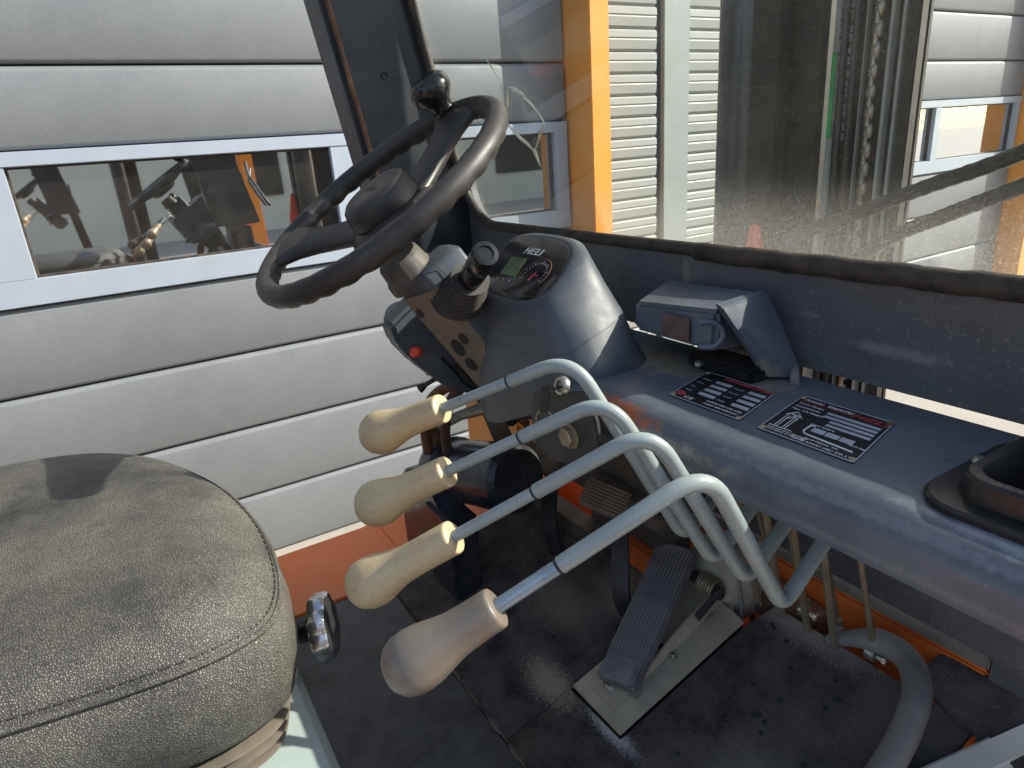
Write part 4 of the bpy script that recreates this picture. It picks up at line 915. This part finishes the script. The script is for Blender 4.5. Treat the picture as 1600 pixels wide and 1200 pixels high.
# ---- floor mats (lie loose on the floor)
rm = root('rear_floor_mat', (.1, .6, -.70), 'scuffed dark grey rear rubber mat below the seat', 'floor mat')
bm = BM(); box(bm, .06, .2835, .24, .982, -.711, -.702, .002); finish('mat_sheet', bm, 'mat2', rm)
fm = root('front_floor_mat', (.45, .6, -.66), 'black dusty rubber mat rising under the pedals', 'floor mat')
bm = BM()
def matpoly(pts, th=.008):
    t = BM(); prism(t, [TP(x, y, .0) for x, y in pts], (0, 0, -th), .0015, 1); return t
for pts in ([(.2855, .982), (.2855, .575), (.386, .573), (.604, .573), (.615, .62), (.605, .66), (.60, .78), (.58, .80), (.565, .982)],):
    merge(bm, matpoly(pts))
finish('mat_sheet', bm, 'mat', fm)
bm = BM(); merge(bm, matpoly([(.2855, .5745), (.2855, .222), (.648, .222), (.646, .465), (.60, .474), (.386, .474), (.3845, .5725)])); finish('mat_sheet', bm, 'mat', fm)
random.seed(11)
for k in range(26):
    x = random.uniform(.40, .62); y = random.uniform(.26, .45)
    bm = BM(); lathe(bm, TP(x, y, .0003), (-.28, 0, .96), [(0, .0032), (.0006, .003), (.0012, 0)], 9); finish('stud', bm, 'gap', fm)
for (x, y) in ((.333, .455), (.318, .515), (.352, .395)):
    pass
bm = BM()
for pts in ([(.50, .60), (.50, .56), (.56, .56), (.56, .60)],): pass
bm.free()
bm = BM(); random.seed(21); sp_ = [(.2845 + random.uniform(-.001, .001), .73 - k * .008, -.7008) for k in range(30)]
tube(bm, sp_, [max(.0004, .0012 + .0016 * math.sin(k * .9) * random.random()) for k in range(30)], 5, sq=(1.3, .5)); finish('seam_dust', bm, 'boot', fm)
lm = root('right_floor_mat', (.68, .25, -.58), 'small speckled mat piece in the corner below the shelf at right', 'floor mat')
bm = BM(); prism(bm, [(.66, .30, -.597), (.715, .283, -.576), (.80, .15, -.555), (.62, .15, -.60)], (0, 0, .006), .001); finish('mat_sheet', bm, 'mat', lm)
# side ledge at the right, its sunlight put into the pale colour
bm = BM(); P_ = [(.40, .300), (.75, .166), (.742, .136), (.392, .270)]; prism(bm, [(x, y, tz(x) + .010) for x, y in P_], (0, 0, -.03), .004); finish('side_ledge', bm, 'ledge', fk)
bm = BM(); hexa(bm, [(.30, .23, -.75), (.30, .98, -.75), (.60, .98, -.75), (.60, .23, -.75), (.30, .23, -.712), (.30, .98, -.712), (.60, .98, tz(.60) - .012), (.60, .23, tz(.60) - .012)]); finish('floor_plate', bm, 'arm', fk, smooth=False)
# grey bent hose at the right
bm = BM(); hp = catmull([(.640, .385, -.593), (.655, .358, -.580), (.663, .332, -.572), (.655, .300, -.568), (.63, .275, -.572), (.60, .262, -.582), (.56, .254, -.60), (.50, .250, -.625), (.40, .246, -.66)], 8, closed=False)
rs = [.006 + (.0145 - .006) * min(1, k / 14) for k in range(len(hp))]
tube(bm, hp, rs, 18); finish('grey_tube', bm, 'tube', fk, label='thick grey tube bending down onto the mat')
# thin pipes and cables in the gap beside the accelerator
for pts, r_, mt in (([(.66, .50, -.52), (.645, .52, -.575), (.62, .515, -.61), (.615, .51, -.65)], .0055, 'beige'), ([(.60, .52, -.45), (.625, .52, -.53), (.615, .495, -.60), (.61, .49, -.66)], .0022, 'tube'), ([(.62, .53, -.47), (.635, .53, -.55), (.62, .505, -.62), (.62, .50, -.66)], .0022, 'tube')):
    bm = BM(); tube(bm, catmull(pts, 6, closed=False), r_, 10); finish('control_cable', bm, mt, fk)
bm = BM(); tube(bm, [(.605, .505, -.62), (.60, .505, -.66)], .008, 12); finish('pipe_end', bm, 'beige', fk)
bm = BM(); lathe(bm, (.66, .56, -.62), (-.3, -.3, 1), [(0, .06), (.05, .055), (.07, .04), (.08, 0)], 24); finish('valve_body', bm, 'beige', fk)
bm = BM(); lathe(bm, (.68, .48, -.62), (0, 1, .1), [(-.06, 0), (-.06, .03), (.1, .03), (.1, 0)], 24); finish('pump_cylinder', bm, 'rust', fk)
bm = BM(); box(bm, .56, .60, .72, .97, -.64, -.60, .003); box(bm, .57, .60, .60, .97, -.53, -.50, .003); finish('pedal_bracket', bm, 'dustplate', fk)
bm = BM(); box(bm, .575, .60, .63, .70, -.62, -.585, .003); finish('orange_tab', bm, 'orange', fk)
bm = BM(); box(bm, .60, .625, .60, .80, -.75, -.32, .0); finish('firewall', bm, 'dustplate', fk, smooth=False)

# ---- mast in front of the windshield
ms = bpy.data.objects.new('mast', None); COL.objects.link(ms); ms.location = (1.1, .7, H - 1.0); ms.parent = fk; ms.matrix_parent_inverse = world_of(fk).inverted()
ZB, ZT = -1.15, 1.9
bm = BM(); tube(bm, [(.99, .836, ZB), (.99, .836, ZT)], .052, 40); finish('lift_cylinder', bm, 'cyl', ms)
bm = BM()
box(bm, .965, .98, .685, .775, ZB, ZT, .002); box(bm, .98, 1.14, .76, .775, ZB, ZT, .002); finish('outer_channel', bm, 'mast', ms, smooth=False)
bm = BM(); box(bm, .935, .962, .735, .790, ZB, ZT, .003); finish('outer_flange', bm, 'mast', ms)
bm = BM(); box(bm, .985, 1.0, .672, .683, ZB, ZT, .002); finish('pale_rail', bm, 'greenpaint', ms)
bm = BM(); box(bm, .983, .9845, .674, .681, -.02, .10); finish('green_strip', bm, 'green', ms, smooth=False)
bm = BM(); box(bm, 1.01, 1.02, .56, .683, ZB, ZT, .002); finish('inner_channel', bm, 'mast', ms, smooth=False)
bm = BM(); box(bm, .995, 1.009, .600, .605, ZB, ZT, .001); finish('pale_rail', bm, 'greenpaint', ms)
bm = BM(); box(bm, .995, 1.009, .583, .588, ZB, ZT, .001); finish('pale_rail', bm, 'greenpaint', ms)
bm = BM(); box(bm, .990, 1.008, .560, .574, ZB, ZT, .002); finish('inner_flange', bm, 'mast', ms)
for k, (x, y) in enumerate(((.985, .664), (.99, .650))):
    bm = BM(); tube(bm, [(x, y + .003 * math.sin(z_ * 3), z_) for z_ in [ZB + i * .2 for i in range(16)]], .0062, 12); finish('hydraulic_hose', bm, 'blackpl', ms)
    text('hose_print', ('GB/T 3683 1SN 10 MPa  DN10  ' * 3, 'SAE 100 R1AT  EN 853  1SN  3/8"  ' * 3)[k], (x - .0068, y + .0015, .28), (0, 0, -1), (0, 1, 0), .0062, 'greenpaint', ms)
bm = BM(); box(bm, 1.000, 1.008, .641, .6435, ZB, ZT); finish('pale_rail', bm, 'greenpaint', ms)
ch = bpy.data.objects.new('lift_chain', None); COL.objects.link(ch); ch.location = (.99, .62, H); ch.parent = fk; ch.matrix_parent_inverse = world_of(fk).inverted()
lk = None
for k in range(46):
    z_ = -.5 + k * .027
    if lk is None:
        bm = BM(); tube(bm, [(.995, .6215, z_ - .010), (.995, .6215, z_ - .005), (.995, .6215, z_ + .004), (.995, .6215, z_ + .010)], [.0055, .0078, .0078, .0055], 12, sq=(1, .8)); lk = finish('chain_link', bm, 'greasy', ch)
        bm = BM(); tube(bm, [(.992, .6215, z_ + .007), (.992, .6215, z_ + .020)], .0042, 10); lk2 = finish('chain_link', bm, 'greasy', ch)
    else:
        copy_part(lk, (.995, .6215 + .001 * math.sin(k), z_), ch); copy_part(lk2, (.992, .6215, z_ + .0135), ch)
# tilt hoses sweeping to the right
for k, pts in enumerate(([(.82, .20, .03), (.80, .334, -.040), (.80, .42, -.073), (.80, .50, -.105), (.80, .571, -.135), (.82, .65, -.20)], [(.84, .20, -.01), (.80, .328, -.072), (.80, .40, -.105), (.80, .46, -.135), (.82, .55, -.20)])):
    hp = catmull(pts, 14, closed=False)
    bm = BM(); tube(bm, hp, [.0085 + .0005 * math.cos(i * 2.4) for i in range(len(hp))], 14); finish('tilt_hose', bm, 'blackpl', fk)
bm = BM(); box(bm, .70, 1.3, .55, .60, -1.05, -.75, .01); finish('front_axle_beam', bm, 'mast', fk)
bm = BM(); lathe(bm, (.925, .757, -.30), (0, 0, 1), [(0, .035), (.02, .034), (.15, .008), (.155, 0)], 24); finish('red_marker', bm, 'redbtn', fk)

# ---- dried sticker residue on the glass
def onshield(y, z_): return Vector((wx(z_) - .0012, y, z_))
lp = [(.918, .084), (.888, .068), (.867, .055), (.849, .032), (.859, .018), (.872, .006), (.888, -.004), (.903, .004), (.925, .018), (.944, .032), (.940, .050), (.928, .070)]
random.seed(5)
bm = BM()
pts = catmull([onshield(y + random.uniform(-.002, .002), z_ + random.uniform(-.002, .002)) for y, z_ in lp], 5)
tube(bm, pts + [pts[0]], [.0012 + .0016 * abs(math.sin(i * .21)) ** 3 + .0004 * random.random() for i in range(len(pts) + 1)], 6, cap=False, sq=(1, .5))
tube(bm, catmull([onshield(.912, .084), onshield(.897, .076), onshield(.880, .068)], 4, closed=False), [.001, .002, .0032, .0036, .0038, .0036, .003, .002, .001], 6)
tube(bm, catmull([onshield(.963, .130), onshield(.945, .105), onshield(.938, .088), onshield(.944, .066), onshield(.958, .045)], 5, closed=False), [.0005 + .0009 * (i % 7 == 3) for i in range(21)], 6)
tube(bm, [onshield(.888, -.004), onshield(.885, -.014), onshield(.880, -.03)], [.003, .0022, .0005], 6)
finish('sticker_residue', bm, 'residue', fk)

# ---- a second forklift parked on the other side of the camera (the door windows mirror it)
fk2 = root('forklift', (-.9, -2.6, -1.32), 'second orange forklift parked opposite the doors, seen only as a reflection in the windows', 'forklift')
off = Vector((-.75, -3.1, 0))
def copy_tree(o, parent):
    c = o.copy(); COL.objects.link(c)
    c.parent = parent
    if parent is fk2:
        w_ = world_of(o); c.matrix_parent_inverse = Matrix.Identity(4)
        c.location = w_.translation + off - fk2.location; c.rotation_euler = (0, 0, 0)
    else:
        c.matrix_parent_inverse = o.matrix_parent_inverse.copy()
    for ch_ in [q for q in list(COL.objects) if q.parent is o]: copy_tree(ch_, c)
for o in [q for q in list(COL.objects) if q.parent is fk]:
    if o.name.split('.')[0] in ('engine_hood', 'seat', 'overhead_guard', 'guard_bar', 'front_pillar', 'rear_pillar', 'counterweight', 'wheel', 'steering_wheel', 'steering_column', 'mast', 'chassis', 'side_step', 'dashboard_shelf', 'front_panel', 'control_lever', 'instrument_hood', 'front_axle_beam'):
        copy_tree(o, fk2)
bm = BM(); box(bm, 1.17, 1.29, -2.08, -1.96, -1.3, .95, .01); finish('front_upright', bm, 'post', fk2)
bm = BM(); box(bm, 1.1, 1.3, -2.9, -1.98, -.75, -.45, .02); finish('front_cowl', bm, 'orange', fk2)
